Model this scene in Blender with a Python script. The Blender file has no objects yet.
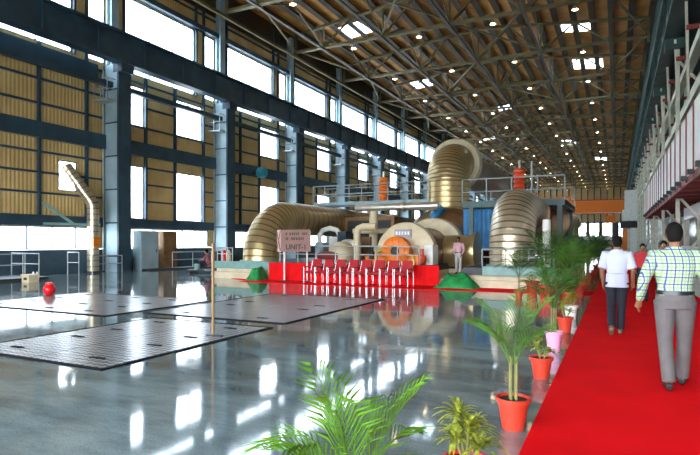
import bpy, math, random
from mathutils import Vector, Matrix
random.seed(7)
sc = bpy.context.scene
COL = sc.collection
PI = math.pi

# ------------------------------------------------------------------ materials
MATS = {}
def _nt(name):
    m = bpy.data.materials.new(name); m.use_nodes = True
    nt = m.node_tree; b = nt.nodes['Principled BSDF']
    MATS[name] = m
    return m, nt, b
def mat(name, col, rough=.6, metal=0., var=.12, scale=3., bump=0., bscale=40., coat=0., spec=None, stretch=None):
    m, nt, b = _nt(name); N, L = nt.nodes, nt.links
    b.inputs['Roughness'].default_value = rough; b.inputs['Metallic'].default_value = metal
    if coat: b.inputs['Coat Weight'].default_value = coat
    if spec is not None: b.inputs['Specular IOR Level'].default_value = spec
    tc = N.new('ShaderNodeTexCoord'); mp = N.new('ShaderNodeMapping'); L.new(tc.outputs['Object'], mp.inputs['Vector'])
    if stretch: mp.inputs['Scale'].default_value = stretch
    n = N.new('ShaderNodeTexNoise'); n.inputs['Scale'].default_value = scale; n.inputs['Detail'].default_value = 4
    L.new(mp.outputs['Vector'], n.inputs['Vector'])
    r = N.new('ShaderNodeValToRGB'); L.new(n.outputs['Fac'], r.inputs['Fac'])
    r.color_ramp.elements[0].position = .3; r.color_ramp.elements[1].position = .7
    c0 = [max(0, c * (1 - var)) for c in col]; c1 = [min(1, c * (1 + var)) for c in col]
    r.color_ramp.elements[0].color = (*c0, 1); r.color_ramp.elements[1].color = (*c1, 1)
    L.new(r.outputs['Color'], b.inputs['Base Color'])
    if bump:
        n2 = N.new('ShaderNodeTexNoise'); n2.inputs['Scale'].default_value = bscale; L.new(tc.outputs['Object'], n2.inputs['Vector'])
        bp = N.new('ShaderNodeBump'); bp.inputs['Strength'].default_value = bump; L.new(n2.outputs['Fac'], bp.inputs['Height'])
        L.new(bp.outputs['Normal'], b.inputs['Normal'])
    return m
def emit(name, col, s):
    m, nt, b = _nt(name)
    b.inputs['Base Color'].default_value = (*col, 1)
    b.inputs['Emission Color'].default_value = (*col, 1); b.inputs['Emission Strength'].default_value = s
    return m
def corrugated(name, c0, c1, axis, freq, rough=.6, bump=.5, dirt=None):
    m, nt, b = _nt(name); N, L = nt.nodes, nt.links
    b.inputs['Roughness'].default_value = rough
    tc = N.new('ShaderNodeTexCoord')
    n = N.new('ShaderNodeTexNoise'); n.inputs['Scale'].default_value = .6; n.inputs['Detail'].default_value = 6
    L.new(tc.outputs['Object'], n.inputs['Vector'])
    r = N.new('ShaderNodeValToRGB'); L.new(n.outputs['Fac'], r.inputs['Fac'])
    r.color_ramp.elements[0].position = .32; r.color_ramp.elements[1].position = .68
    r.color_ramp.elements[0].color = (*c0, 1); r.color_ramp.elements[1].color = (*c1, 1)
    L.new(r.outputs['Color'], b.inputs['Base Color'])
    w = N.new('ShaderNodeTexWave'); w.wave_type = 'BANDS'; w.bands_direction = axis
    w.inputs['Scale'].default_value = freq; w.inputs['Distortion'].default_value = 0
    L.new(tc.outputs['Object'], w.inputs['Vector'])
    bp = N.new('ShaderNodeBump'); bp.inputs['Strength'].default_value = bump; bp.inputs['Distance'].default_value = .05
    L.new(w.outputs['Fac'], bp.inputs['Height']); L.new(bp.outputs['Normal'], b.inputs['Normal'])
    return m

corrugated('cladding', (.58,.38,.14), (.80,.56,.23), 'Y', 1.6)
corrugated('deck', (.42,.16,.025), (.72,.33,.065), 'Y', 1.2)
corrugated('end_clad', (.60,.42,.15), (.72,.52,.22), 'X', .5)
mat('base_wall', (.045,.085,.12), .55)
mat('steel_blue', (.026,.060,.088), .5, 0, .3, 1.2)
mat('steel_web', (.33,.44,.48), .42, 0, .2, .8)
mat('steel_green', (.045,.095,.085), .5, 0, .3, 1.)
mat('truss_khaki', (.16,.125,.05), .55, 0, .3, .6)
mat('purlin', (.06,.035,.015), .6, 0, .3, .8)
mat('tie', (.08,.05,.025), .6)
mat('pale_steel', (.72,.72,.58), .45, 0, .15)
mat('red_steel', (.28,.045,.03), .5)
mat('maroon', (.23,.03,.025), .55)
mat('teal_paint', (.20,.36,.33), .45, 0, .15)
mat('rail_paint', (.38,.43,.43), .4)
mat('dark', (.015,.018,.02), .5)
mat('slot_dark', (.008,.008,.01), .9, spec=.1)
mat('dark_glass', (.02,.03,.03), .12)
mat('cream', (.66,.55,.35), .45, 0, .12)
mat('beige', (.66,.55,.38), .6)
mat('white_paint', (.86,.85,.80), .5, 0, .08)
mat('white_plastic', (.82,.82,.80), .35, 0, .03)
mat('brown_insul', (.22,.11,.045), .38, .35, .35, 1.5)
mat('silver', (.74,.70,.62), .3, .75, .12, 3)
mat('chrome', (.55,.53,.53), .25, 1., .02)
mat('orange', (.95,.20,.008), .45, 0, .25, 5)
mat('yellow_brass', (.7,.42,.08), .4, .4)
mat('red_insul', (.68,.07,.02), .35)
mat('blue_tarp', (.02,.20,.46), .5, 0, .3, 2., .5, 3.)
mat('green_cloth', (.005,.24,.05), .65, 0, .4, 4., .5, 5.)
mat('red_carpet', (.96,.002,.006), .95, 0, .10, 1.3, .25, 90, spec=.1)
mat('red_cloth', (.72,.004,.006), .8, 0, .15, 2, .4, 6, spec=.2)
mat('chair_red', (.42,.006,.012), .7)
mat('terracotta', (.56,.045,.02), .4, 0, .08)
mat('pink_plastic', (.86,.36,.56), .35, 0, .04)
mat('red_plastic', (.72,.01,.015), .25, 0, .04)
mat('soil', (.05,.03,.015), .9)
mat('palm_green', (.06,.15,.014), .5, 0, .45, 5, spec=.25)
mat('palm_dark', (.028,.095,.014), .5, 0, .45, 5, spec=.25)
mat('palm_light', (.075,.19,.008), .5, 0, .5, 5, spec=.25)
mat('croton', (.28,.31,.03), .45, 0, .75, 22)
mat('stem', (.20,.19,.05), .5, 0, .3, 8)
mat('wood', (.30,.17,.07), .6, 0, .3, 4, stretch=(6,6,1))
mat('skin', (.26,.12,.065), .5, 0, .06)
mat('hair', (.006,.005,.004), .85, spec=.2)
mat('shirt_white', (.52,.55,.70), .75, 0, .03, 4, .25, 9)
mat('shirt_pink', (.66,.36,.40), .75, 0, .08, 6, .25, 9)
mat('shirt_pattern', (.30,.10,.13), .8, 0, .8, 14)
mat('shirt_red', (.55,.03,.04), .8)
mat('trouser_grey', (.12,.112,.11), .8, 0, .12, 8, .35, 9)
mat('trouser_dark', (.012,.014,.025), .8, 0, .1, 8, .35, 9)
mat('trouser_light', (.50,.47,.45), .8)
mat('leather', (.012,.01,.009), .3)
mat('leather_tan', (.16,.10,.06), .5)
mat('sign_brown', (.26,.13,.10), .6)
mat('sign_pink', (.62,.42,.36), .6)
mat('ink', (.02,.015,.015), .6)
mat('blue_fan', (.05,.35,.45), .45)
mat('plate_grey', (.35,.33,.40), .5)
mat('eye_white', (.7,.7,.7), .3)
mat('concrete_out', (.45,.44,.42), .9)
emit('lamp_glow', (1., .80, .5), 22.)

# insulated gold/silver duct: seams are modelled, colour varies per band
mat('seam', (.17,.11,.05), .5, .3)
m = mat('duct_gold', (.50,.37,.18), .36, .75, .18, 1.6)
m = mat('duct_silver', (.60,.51,.37), .34, .75, .14, 2)

# plaid shirt
m, nt, b = _nt('shirt_plaid'); N, L = nt.nodes, nt.links
b.inputs['Roughness'].default_value = .8
tc = N.new('ShaderNodeTexCoord'); sp = N.new('ShaderNodeSeparateXYZ'); L.new(tc.outputs['Object'], sp.inputs[0])
def mth(op, a, bb=None, c=None):
    n = N.new('ShaderNodeMath'); n.operation = op
    for i, v in enumerate((a, bb, c)):
        if v is None: continue
        if isinstance(v, (int, float)): n.inputs[i].default_value = v
        else: L.new(v, n.inputs[i])
    return n.outputs[0]
def stripes(v, period, wid, off=0.):
    t = mth('FRACT', mth('ADD', mth('DIVIDE', v, period), off)); d = mth('ABSOLUTE', mth('SUBTRACT', t, .5))
    return mth('LESS_THAN', d, wid)
u = mth('ADD', sp.outputs['X'], mth('MULTIPLY', sp.outputs['Y'], .7))
big = mth('MAXIMUM', stripes(u, .068, .085), stripes(sp.outputs['Z'], .072, .075))
sm = mth('MAXIMUM', stripes(u, .068, .10, .5), stripes(sp.outputs['Z'], .072, .09, .5))
mx = N.new('ShaderNodeMixRGB'); mx.inputs[1].default_value = (.44,.54,.34,1); mx.inputs[2].default_value = (.28,.42,.20,1); L.new(sm, mx.inputs[0])
mx2 = N.new('ShaderNodeMixRGB'); L.new(mx.outputs[0], mx2.inputs[1]); mx2.inputs[2].default_value = (.05,.08,.28,1); L.new(big, mx2.inputs[0])
L.new(mx2.outputs[0], b.inputs['Base Color'])

# polished terrazzo floor
m, nt, b = _nt('floor_polished'); N, L = nt.nodes, nt.links
tc = N.new('ShaderNodeTexCoord')
n1 = N.new('ShaderNodeTexNoise'); n1.inputs['Scale'].default_value = .55; n1.inputs['Detail'].default_value = 8; n1.inputs['Roughness'].default_value = .7
mpf = N.new('ShaderNodeMapping'); mpf.inputs['Scale'].default_value = (.6, 1.6, 1)
L.new(tc.outputs['Object'], mpf.inputs['Vector']); L.new(mpf.outputs['Vector'], n1.inputs['Vector'])
r = N.new('ShaderNodeValToRGB'); L.new(n1.outputs['Fac'], r.inputs['Fac'])
r.color_ramp.elements[0].position = .38; r.color_ramp.elements[0].color = (.085,.115,.125,1)
r.color_ramp.elements[1].position = .62; r.color_ramp.elements[1].color = (.28,.35,.36,1)
n2 = N.new('ShaderNodeTexNoise'); n2.inputs['Scale'].default_value = 60; n2.inputs['Detail'].default_value = 3
L.new(tc.outputs['Object'], n2.inputs['Vector'])
mxf = N.new('ShaderNodeMixRGB'); mxf.blend_type = 'OVERLAY'; mxf.inputs[0].default_value = .5
L.new(r.outputs[0], mxf.inputs[1]); L.new(n2.outputs['Fac'], mxf.inputs[2]); L.new(mxf.outputs[0], b.inputs['Base Color'])
rr = N.new('ShaderNodeMapRange'); L.new(n1.outputs['Fac'], rr.inputs[0]); rr.inputs[1].default_value = .3; rr.inputs[2].default_value = .7
rr.inputs[3].default_value = .10; rr.inputs[4].default_value = .025; L.new(rr.outputs[0], b.inputs['Roughness'])
b.inputs['IOR'].default_value = 1.75
n3 = N.new('ShaderNodeTexNoise'); n3.inputs['Scale'].default_value = 1.1; L.new(tc.outputs['Object'], n3.inputs['Vector'])
bp = N.new('ShaderNodeBump'); bp.inputs['Strength'].default_value = .012; bp.inputs['Distance'].default_value = .2
L.new(n3.outputs['Fac'], bp.inputs['Height']); L.new(bp.outputs['Normal'], b.inputs['Normal'])

# checker plate
m, nt, b = _nt('checker_plate'); N, L = nt.nodes, nt.links
b.inputs['Base Color'].default_value = (.17,.17,.175,1); b.inputs['Metallic'].default_value = .0; b.inputs['Roughness'].default_value = .24; b.inputs['Specular IOR Level'].default_value = .3
tc = N.new('ShaderNodeTexCoord'); mp = N.new('ShaderNodeMapping'); mp.inputs['Rotation'].default_value = (0,0,.78); mp.inputs['Scale'].default_value = (11,11,11)
L.new(tc.outputs['Object'], mp.inputs['Vector'])
ck = N.new('ShaderNodeTexChecker'); ck.inputs['Scale'].default_value = 1; ck.inputs[1].default_value = (.30,.28,.29,1); ck.inputs[2].default_value = (.07,.07,.08,1)
L.new(mp.outputs[0], ck.inputs[0]); L.new(ck.outputs[0], b.inputs['Base Color'])
bp = N.new('ShaderNodeBump'); bp.inputs['Strength'].default_value = .25; bp.inputs['Distance'].default_value = .01; L.new(ck.outputs[1], bp.inputs['Height']); L.new(bp.outputs[0], b.inputs['Normal'])

# dusty window pane: partly clear, partly diffusing
m = bpy.data.materials.new('pane'); m.use_nodes = True; nt = m.node_tree; N, L = nt.nodes, nt.links; N.clear(); MATS['pane'] = m
o = N.new('ShaderNodeOutputMaterial'); t = N.new('ShaderNodeBsdfTransparent'); tl = N.new('ShaderNodeBsdfTranslucent'); gl = N.new('ShaderNodeBsdfGlossy'); gl.inputs['Roughness'].default_value = .1
t.inputs[0].default_value = (.95,.98,1,1); tl.inputs[0].default_value = (.9,.93,.95,1)
m1 = N.new('ShaderNodeMixShader'); m1.inputs[0].default_value = .3; L.new(t.outputs[0], m1.inputs[1]); L.new(tl.outputs[0], m1.inputs[2])
m2 = N.new('ShaderNodeMixShader'); m2.inputs[0].default_value = .04; L.new(m1.outputs[0], m2.inputs[1]); L.new(gl.outputs[0], m2.inputs[2]); L.new(m2.outputs[0], o.inputs[0])

# ------------------------------------------------------------------ mesh helpers
class MB:
    def __init__(s): s.v = []; s.f = []; s.smooth = False
    def add(s, vs, fs):
        k = len(s.v); s.v += [tuple(v) for v in vs]; s.f += [tuple(i + k for i in f) for f in fs]; return s
    def box(s, x0, x1, y0, y1, z0, z1):
        return s.add([(x0,y0,z0),(x1,y0,z0),(x1,y1,z0),(x0,y1,z0),(x0,y0,z1),(x1,y0,z1),(x1,y1,z1),(x0,y1,z1)],
                     [(0,3,2,1),(4,5,6,7),(0,1,5,4),(1,2,6,5),(2,3,7,6),(3,0,4,7)])
    def bar(s, p, q, w, h=None, up=(0,0,1)):
        h = h or w; p = Vector(p); q = Vector(q); d = (q - p).normalized(); u = Vector(up)
        if abs(d.dot(u)) > .98: u = Vector((0,1,0))
        a = d.cross(u).normalized() * w / 2; b2 = a.cross(d).normalized() * h / 2
        vs = [p-a-b2, p+a-b2, p+a+b2, p-a+b2, q-a-b2, q+a-b2, q+a+b2, q-a+b2]
        return s.add(vs, [(0,3,2,1),(4,5,6,7),(0,1,5,4),(1,2,6,5),(2,3,7,6),(3,0,4,7)])
    def tube(s, pts, r, seg=10, caps=True, close=False):
        pts = [Vector(p) for p in pts]; n = len(pts)
        rs = r if isinstance(r, (list, tuple)) else [r] * n
        t0 = (pts[1] - pts[0]).normalized(); ref = Vector((0,0,1)) if abs(t0.z) < .9 else Vector((1,0,0))
        a = t0.cross(ref).normalized(); k = len(s.v)
        for i, p in enumerate(pts):
            if i == 0: t = t0
            elif i == n-1: t = (pts[i]-pts[i-1]).normalized()
            else: t = ((pts[i+1]-pts[i]).normalized() + (pts[i]-pts[i-1]).normalized()).normalized()
            a = (a - t * a.dot(t)).normalized(); b2 = t.cross(a)
            rr = rs[i]; ra, rb = rr if isinstance(rr, tuple) else (rr, rr)
            for j in range(seg):
                g = 2*PI*j/seg; s.v.append(tuple(p + a*math.cos(g)*ra + b2*math.sin(g)*rb))
        for i in range(n-1):
            for j in range(seg):
                j2 = (j+1) % seg
                s.f.append((k+i*seg+j, k+i*seg+j2, k+(i+1)*seg+j2, k+(i+1)*seg+j))
        if caps:
            s.f.append(tuple(k+j for j in reversed(range(seg)))); s.f.append(tuple(k+(n-1)*seg+j for j in range(seg)))
        return s
    def lathe(s, prof, c=(0,0,0), seg=24, axis='Z', caps=True):
        k = len(s.v); c = Vector(c)
        for (r, h) in prof:
            for j in range(seg):
                g = 2*PI*j/seg; x, y = r*math.cos(g), r*math.sin(g)
                v = {'Z': (x, y, h), 'Y': (x, h, -y), 'X': (h, x, y)}[axis]
                s.v.append(tuple(c + Vector(v)))
        n = len(prof)
        for i in range(n-1):
            for j in range(seg):
                j2 = (j+1) % seg; s.f.append((k+i*seg+j, k+i*seg+j2, k+(i+1)*seg+j2, k+(i+1)*seg+j))
        if caps:
            s.f.append(tuple(k+j for j in reversed(range(seg)))); s.f.append(tuple(k+(n-1)*seg+j for j in range(seg)))
        return s
    def ell(s, c, rx, ry, rz, seg=14, rings=9, M=None):
        k = len(s.v); c = Vector(c)
        for i in range(rings+1):
            ph = PI*i/rings
            rad = max(math.sin(ph), .02)
            for j in range(seg):
                g = 2*PI*j/seg; v = Vector((rx*rad*math.cos(g), ry*rad*math.sin(g), -rz*math.cos(ph)))
                if M: v = M @ v
                s.v.append(tuple(c+v))
        for i in range(rings):
            for j in range(seg):
                j2 = (j+1) % seg; s.f.append((k+i*seg+j, k+i*seg+j2, k+(i+1)*seg+j2, k+(i+1)*seg+j))
        s.f.append(tuple(k+j for j in reversed(range(seg)))); s.f.append(tuple(k+rings*seg+j for j in range(seg)))
        return s
    def mesh(s, name, m, smooth=False):
        me = bpy.data.meshes.new(name); me.from_pydata(s.v, [], s.f); me.validate(); me.update()
        if m: me.materials.append(MATS[m])
        if getattr(s, 'alt', None):
            me.materials.append(MATS['seam'])
            for i in s.alt: me.polygons[i].material_index = 1
        if smooth:
            me.polygons.foreach_set('use_smooth', [True]*len(me.polygons))
            try: me.set_sharp_from_angle(angle=.7)
            except Exception: pass
        return me
    def obj(s, name, m, parent=None, smooth=False, loc=(0,0,0), rot=(0,0,0)):
        o = bpy.data.objects.new(name, s.mesh(name, m, smooth)); COL.objects.link(o)
        o.location = loc; o.rotation_euler = rot
        if parent: o.parent = parent
        return o
def tag(o, label, cat, group=None, kind=None):
    if label: o['label'] = label
    if cat: o['category'] = cat
    if group: o['group'] = group
    if kind: o['kind'] = kind
    return o
def thing(name, label, cat, loc=(0,0,0), rz=0, group=None):
    o = bpy.data.objects.new(name, None); COL.objects.link(o); o.empty_display_size = .2
    o.location = loc; o.rotation_euler = (0,0,rz); return tag(o, label, cat, group)
def kids(o): return [c for c in COL.objects if c.parent == o]
def dup(root, loc, rz=0, label=None, scale=None, group=None):
    def cp(o, par):
        c = o.copy(); COL.objects.link(c)
        if par: c.parent = par
        for ch in list(o.children): cp(ch, c)
        return c
    r = cp(root, None); r.location = loc; r.rotation_euler = (0,0,rz)
    if scale: r.scale = (scale,)*3
    if label: r['label'] = label
    if group: r['group'] = group
    return r
def struct(o): o['kind'] = 'structure'; return o
ORD = ['first','second','third','fourth','fifth','sixth','seventh','eighth','ninth','tenth','eleventh','twelfth','thirteenth','fourteenth','fifteenth','sixteenth','seventeenth','eighteenth','nineteenth','twentieth','twenty-first','twenty-second','twenty-third','twenty-fourth']

# ------------------------------------------------------------------ camera (level, lens shift) : hall runs along +Y
cam = bpy.data.cameras.new('camera'); co = bpy.data.objects.new('camera', cam); COL.objects.link(co)
cam.sensor_width = 36; cam.lens = 540/700*36; cam.shift_y = (242-227.5)/700; cam.clip_end = 600
co.location = (0,0,1.6); co.rotation_euler = (PI/2, 0, math.atan(267/540)); sc.camera = co

Y0, Y1 = -8., 178.       # hall length
XL, XR = -25.2, 6.5      # cladding plane, aisle back wall
BAY = 9.; C0 = 20.85
cols = [C0 + BAY*k for k in range(-1, 18)]      # 11.85 ... 173.85

# ------------------------------------------------------------------ floor, outside, plates, carpet
struct(MB().box(XL-.3, XR+.3, Y0, Y1+.3, -.3, 0).obj('floor', 'floor_polished'))
struct(MB().box(-260, 260, -200, 420, -.7, -.32).obj('ground', 'concrete_out'))

plate_sets = [  # x edges, y edges, description
    ([-8.7,-7.25,-5.8], [4.7,6.5,8.3], 'nearest hatch'),
    ([-9.5,-7.7,-5.85], [8.9,11.3,13.8], 'hatch before the red chairs'),
    ([-15.,-13.3,-11.6,-9.9], [8.1,9.8,11.5], 'hatch beside the red ball'),
]
pos_word = {(0,2):'left',(1,2):'right',(0,3):'left',(1,3):'middle',(2,3):'right'}
ti = 1
for xe, ye, d in plate_sets:
    nx = len(xe)-1
    for i in range(nx):
        for j in range(2):
            a, b2, c, e = xe[i]+.01, xe[i+1]-.01, ye[j]+.01, ye[j+1]-.01
            p = MB().box(-(b2-a)/2, (b2-a)/2, -(e-c)/2, (e-c)/2, 0, .012).obj('floor_plate', 'checker_plate', loc=((a+b2)/2, (c+e)/2, .001))
            tag(p, f"checkered steel floor plate, {pos_word[(i,nx)]} of {'near' if j==0 else 'far'} row, {d}", 'floor plate', 'checkered plates over the floor hatches')
            for sy in (-1, 1):
                MB().box(-.13,.13,-.035,.035,0,.008).obj('lifting_slot', 'slot_dark', p, loc=(-.15+.3*(i%2), sy*((e-c)/2-.38), .0125))
    m_ = MB(); w = .07
    X0_, X1_, A, B = xe[0], xe[-1], ye[0], ye[-1]
    m_.box(X0_-w,X1_+w,A-w,A,0,.016).box(X0_-w,X1_+w,B,B+w,0,.016).box(X0_-w,X0_,A,B,0,.016).box(X1_,X1_+w,A,B,0,.016)
    struct(m_.obj(f'trim_{ti}', 'slot_dark')); ti += 1

mc = MB().box(-.66, 2.1, -3, 60, .001, .012).obj('carpet', 'red_carpet'); tag(mc, 'long bright red carpet runner that the two men walk on', 'carpet')
cc = MB().box(-13.6, -.67, 17.45, 18.98, .001, .011)
cc.add([(-13.6,18.1,.001),(-13.6,18.98,.001),(-15.3,18.98,.001),(-13.6,18.1,.013),(-13.6,18.98,.013),(-15.3,18.98,.013)],[(0,1,2),(3,5,4),(0,2,5,3),(1,4,5,2)])
tag(cc.obj('carpet', 'red_carpet'), 'red carpet strip laid across the floor under the row of chairs', 'carpet')

# ------------------------------------------------------------------ left wall : cladding with openings
rows = []     # (y0,y1,z0,z1) openings
def bay_open(c, k):
    w = [(c+.9, c+8.1, 1.25, 2.38)] if k != 0 else [(c+.5, c+8.3, 1.25, 2.38)]
    if k == 0: w.append((c+6.0, c+7.05, 4.2, 5.75))
    else:
        w.append((c+5., c+7.5, 2.95, 6.05)); w.append((c+5., c+7.5, 8.4, 10.7))
        if k == 1: w.append((c+.5, c+2.5, 2.95, 6.05)); w.append((c+.5, c+2.5, 8.4, 10.7))
    w.append((c+1.05, c+6.75, 11.35, 15.7)); w.append((c+7.65, c+8.75, 11.35, 15.7))
    return w
opens = []
for k, c in enumerate(cols[:-1]): opens += bay_open(c, k)
wl = MB()
ys = sorted({Y0, Y1} | {o[0] for o in opens} | {o[1] for o in opens})
for a, b2 in zip(ys, ys[1:]):
    hs = sorted([(o[2], o[3]) for o in opens if o[0] <= a+.001 and o[1] >= b2-.001]); z = 1.25
    for h0, h1 in hs:
        if h0 > z + .01: wl.box(XL-.1, XL, a, b2, z, h0)
        z = h1
    wl.box(XL-.1, XL, a, b2, z, 20.)
struct(wl.obj('wall_left', 'cladding'))
struct(MB().box(XL-.15, XL+.12, Y0, Y1, 0, 1.22).obj('baseboard_left', 'base_wall'))
# windows
wcache = {}
wi = 1
for (a, b2, h0, h1) in opens:
    W, H = round(b2-a, 2), round(h1-h0, 2); key = (W, H)
    if key not in wcache:
        fr = MB(); t = .06
        fr.box(-.04,.04,0,W,0,t).box(-.04,.04,0,W,H-t,H).box(-.04,.04,0,t,t,H-t).box(-.04,.04,W-t,W,t,H-t)
        ny = max(1, round(W/1.9)) if H > 4 else max(1, round(W/1.25)); nz = 1 if H < 2 else 2
        for i in range(1, ny): fr.box(-.03,.03,W*i/ny-.03,W*i/ny+.03,t,H-t)
        for i in range(1, nz): fr.box(-.02,.02,t,W-t,H*i/nz-.02,H*i/nz+.02)
        wcache[key] = (fr.mesh('window_frame', 'steel_blue'), MB().box(-.006,.006,.03,W-.03,.03,H-.03).mesh('window_pane', 'pane'))
    f, p = wcache[key]
    fo = bpy.data.objects.new(f'window_{wi}', f); COL.objects.link(fo); fo.location = (XL-.05, a, h0); struct(fo)
    po = bpy.data.objects.new('window_pane', p); COL.objects.link(po); po.parent = fo; wi += 1
bw = MB().box(XL-.3,-20,Y0-.2,Y0,0,21).box(5,XR+.2,Y0-.2,Y0,0,21).box(-20,5,Y0-.2,Y0,7,21)  # unseen rear wall added to cut light from behind; opening sized for fill
struct(bw.obj('wall_near_unseen', 'end_clad'))
# girts and posts on the inside of the left wall
g = MB(); g.box(XL, XL+.22, Y0, Y1, 2.4, 2.92); struct(g.obj(f'trim_{ti}', 'steel_blue')); ti += 1
g = MB(); g.box(XL, XL+.3, Y0, Y1, 6.65, 7.42); struct(g.obj(f'trim_{ti}', 'steel_blue')); ti += 1
for z in (3.95, 4.95, 5.95, 8.3, 9.5, 10.85, 16.9):
    g = MB()
    segs = [(Y0, Y1)]
    for o_ in opens:
        if o_[2] < z < o_[3] or o_[2] < z+.1 < o_[3]:
            ns = []
            for s0, s1 in segs:
                if o_[0] >= s1 or o_[1] <= s0: ns.append((s0, s1)); continue
                if o_[0] > s0: ns.append((s0, o_[0]))
                if o_[1] < s1: ns.append((o_[1], s1))
            segs = ns
    for s0, s1 in segs: g.box(XL, XL+.12, s0, s1, z, z+.1)
    struct(g.obj(f'trim_{ti}', 'steel_blue')); ti += 1
g = MB()
for c in cols[:-1]:
    for d in (2.55, 4.93, 7.55):
        g.box(XL, XL+.16, c+d-.07, c+d+.07, 2.92, 11.3)
    for d in (.98, 6.83, 7.57): g.box(XL, XL+.16, c+d-.06, c+d+.06, 11.3, 18.9)
struct(g.obj(f'trim_{ti}', 'steel_blue')); ti += 1
struct(MB().box(XL+.55, XL+.85, Y0, Y1, 9.95, 10.22).obj(f'trim_{ti}', 'steel_blue')); ti += 1
struct(MB().box(XL, XL+.4, Y0, cols[1]-1, 10.3, 11.05).obj(f'trim_{ti}', 'steel_blue')); ti += 1
struct(MB().box(-24.25, -24.05, Y0, Y1, 17.0, 17.2).obj(f'trim_{ti}', 'truss_khaki')); ti += 1

struct(MB().box(XL, XL+.14, Y0, Y1, 17.25, 19.3).obj(f'trim_{ti}', 'purlin')); ti += 1  # dark sheet added to paint in the darkness under the eaves
struct(MB().box(XL, XL+.35, Y0, Y1, 15.78, 16.1).obj(f'trim_{ti}', 'steel_blue')); ti += 1

# ------------------------------------------------------------------ crane girders
def crane_girder(x, m_, lab):
    t = thing('crane_girder', lab, 'girder', (x, 0, 11.2))
    s_ = -1 if x < 0 else 1
    MB().box(-.12,.12,Y0,Y1,.12,1.5).obj('girder_web', m_, t)
    MB().box(-.32,.32,Y0,Y1,0,.12).obj('bottom_flange', m_, t)
    MB().box(-.4,.4,Y0,Y1,1.5,1.62).obj('top_flange', m_, t)
    MB().box(-.06,.06,Y0,Y1,1.62,1.76).obj('rail', 'steel_web', t)
    st = MB().box(-.26,.26,0,.05,.12,1.5).mesh('stiffener', m_)
    for k in range(int((Y1-Y0)/3)):
        q = bpy.data.objects.new('stiffener', st); COL.objects.link(q); q.parent = t; q.location = (0,Y0+3*k,0)
    return t
crane_girder(-23.9, 'steel_blue', 'deep dark blue crane girder running along the window wall')
crane_girder(2.3, 'steel_green', 'dark green crane girder running high along the right side')

# ------------------------------------------------------------------ left columns
def make_col():
    t = thing('steel_column', '', 'column', (-24.0, 0, 0))
    MB().box(-.05,.08,-.42,.42,0,11.2).obj('front_flange', 'steel_blue', t)
    MB().box(-1.1,-.98,-.42,.42,0,11.2).obj('rear_flange', 'steel_blue', t)
    MB().box(-.98,-.05,-.40,-.34,0,11.2).obj('web_plate', 'steel_web', t)  # paler than the flanges: window light on the web put into its colour
    s = MB()
    for z in (.8,2.6,4.4,6.2,8.,9.8): s.box(-.98,-.05,-.45,.36,z,z+.07)
    s.obj('stiffener', 'steel_blue', t)
    MB().box(-.35,.3,-.42,.42,10.75,11.2).obj('crane_bracket', 'steel_blue', t)
    MB().box(-.75,-.67,-.25,.25,11.2,18.9).box(-1.1,-1.02,-.25,.25,11.2,18.9).box(-1.02,-.75,-.06,0,11.2,18.9).obj('upper_column', 'steel_web', t)
    MB().tube([(-1.0,-.5,.05),(-1.0,-.5,10.9)], .05, 8).obj('conduit', 'rail_paint', t)
    r = MB()
    for z in (9.2, 9.75, 10.3): r.bar((-1.1,-1.0,z),(-.1,-1.0,z),.04).bar((-.1,-1.0,z),(-.1,-.45,z),.04).bar((-1.1,-1.,z),(-1.1,-.45,z),.04)
    for x in (-1.1,-.6,-.1): r.bar((x,-1.,9.2),(x,-1.,10.3),.04)
    r.box(-1.1,-.1,-1.,-.42,9.12,9.18)
    r.obj('landing_railing', 'rail_paint', t)
    return t
pc = make_col()
for k, c in enumerate(cols):
    o = pc if k == 0 else dup(pc, (-24.0, c, 0))
    o.location = (-24.0, c, 0)
    o['label'] = f"tall blue steel column along the window wall, {ORD[k-1]} from the left edge" if k else 'tall blue steel column outside the left edge of the view'
    o['group'] = 'steel columns along the window wall'

# ------------------------------------------------------------------ roof
XC = -11.; EZ, RZ = 19.35, 20.9
def deckz(x): return RZ - (RZ-EZ)*abs(x-XC)/14.2
sky = [(-20.2,42.,2.6,2.6),(-20.2,59.5,2.6,3.2),(-2.7,61.,2.8,3.4),(-3.,50.,2.6,2.6),(-20.2,96.,2.6,3.),(-8.,110.,2.6,3.),(-3.,132.,2.6,4.),(-14,78,2.4,2.6)]
xs = sorted({XL-.3, XC, 3.2} | {s[0]-s[2]/2 for s in sky} | {s[0]+s[2]/2 for s in sky})
ysr = sorted({Y0, Y1+.3} | {s[1]-s[3]/2 for s in sky} | {s[1]+s[3]/2 for s in sky})
dk = MB()
for a, b2 in zip(xs, xs[1:]):
    run = None
    for c, d in zip(ysr, ysr[1:]):
        mx_, my_ = (a+b2)/2, (c+d)/2
        if any(abs(mx_-s[0]) < s[2]/2 and abs(my_-s[1]) < s[3]/2 for s in sky): continue
        za, zb = deckz(a), deckz(b2)
        dk.add([(a,c,za),(b2,c,zb),(b2,d,zb),(a,d,za),(a,c,za+.08),(b2,c,zb+.08),(b2,d,zb+.08),(a,d,za+.08)],
               [(0,3,2,1),(4,5,6,7),(0,1,5,4),(1,2,6,5),(2,3,7,6),(3,0,4,7)])
struct(dk.obj('ceiling', 'deck'))
for s in sky:
    a, b2 = s[0]-s[2]/2, s[0]+s[2]/2; c, d = s[1]-s[3]/2, s[1]+s[3]/2; za, zb = deckz(a)+.03, deckz(b2)+.03
    p = MB().add([(a,c,za),(b2,c,zb),(b2,d,zb),(a,d,za),(a,c,za+.02),(b2,c,zb+.02),(b2,d,zb+.02),(a,d,za+.02)],
               [(0,3,2,1),(4,5,6,7),(0,1,5,4),(1,2,6,5),(2,3,7,6),(3,0,4,7)]).obj(f'window_{wi}', 'pane'); struct(p); wi += 1
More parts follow.
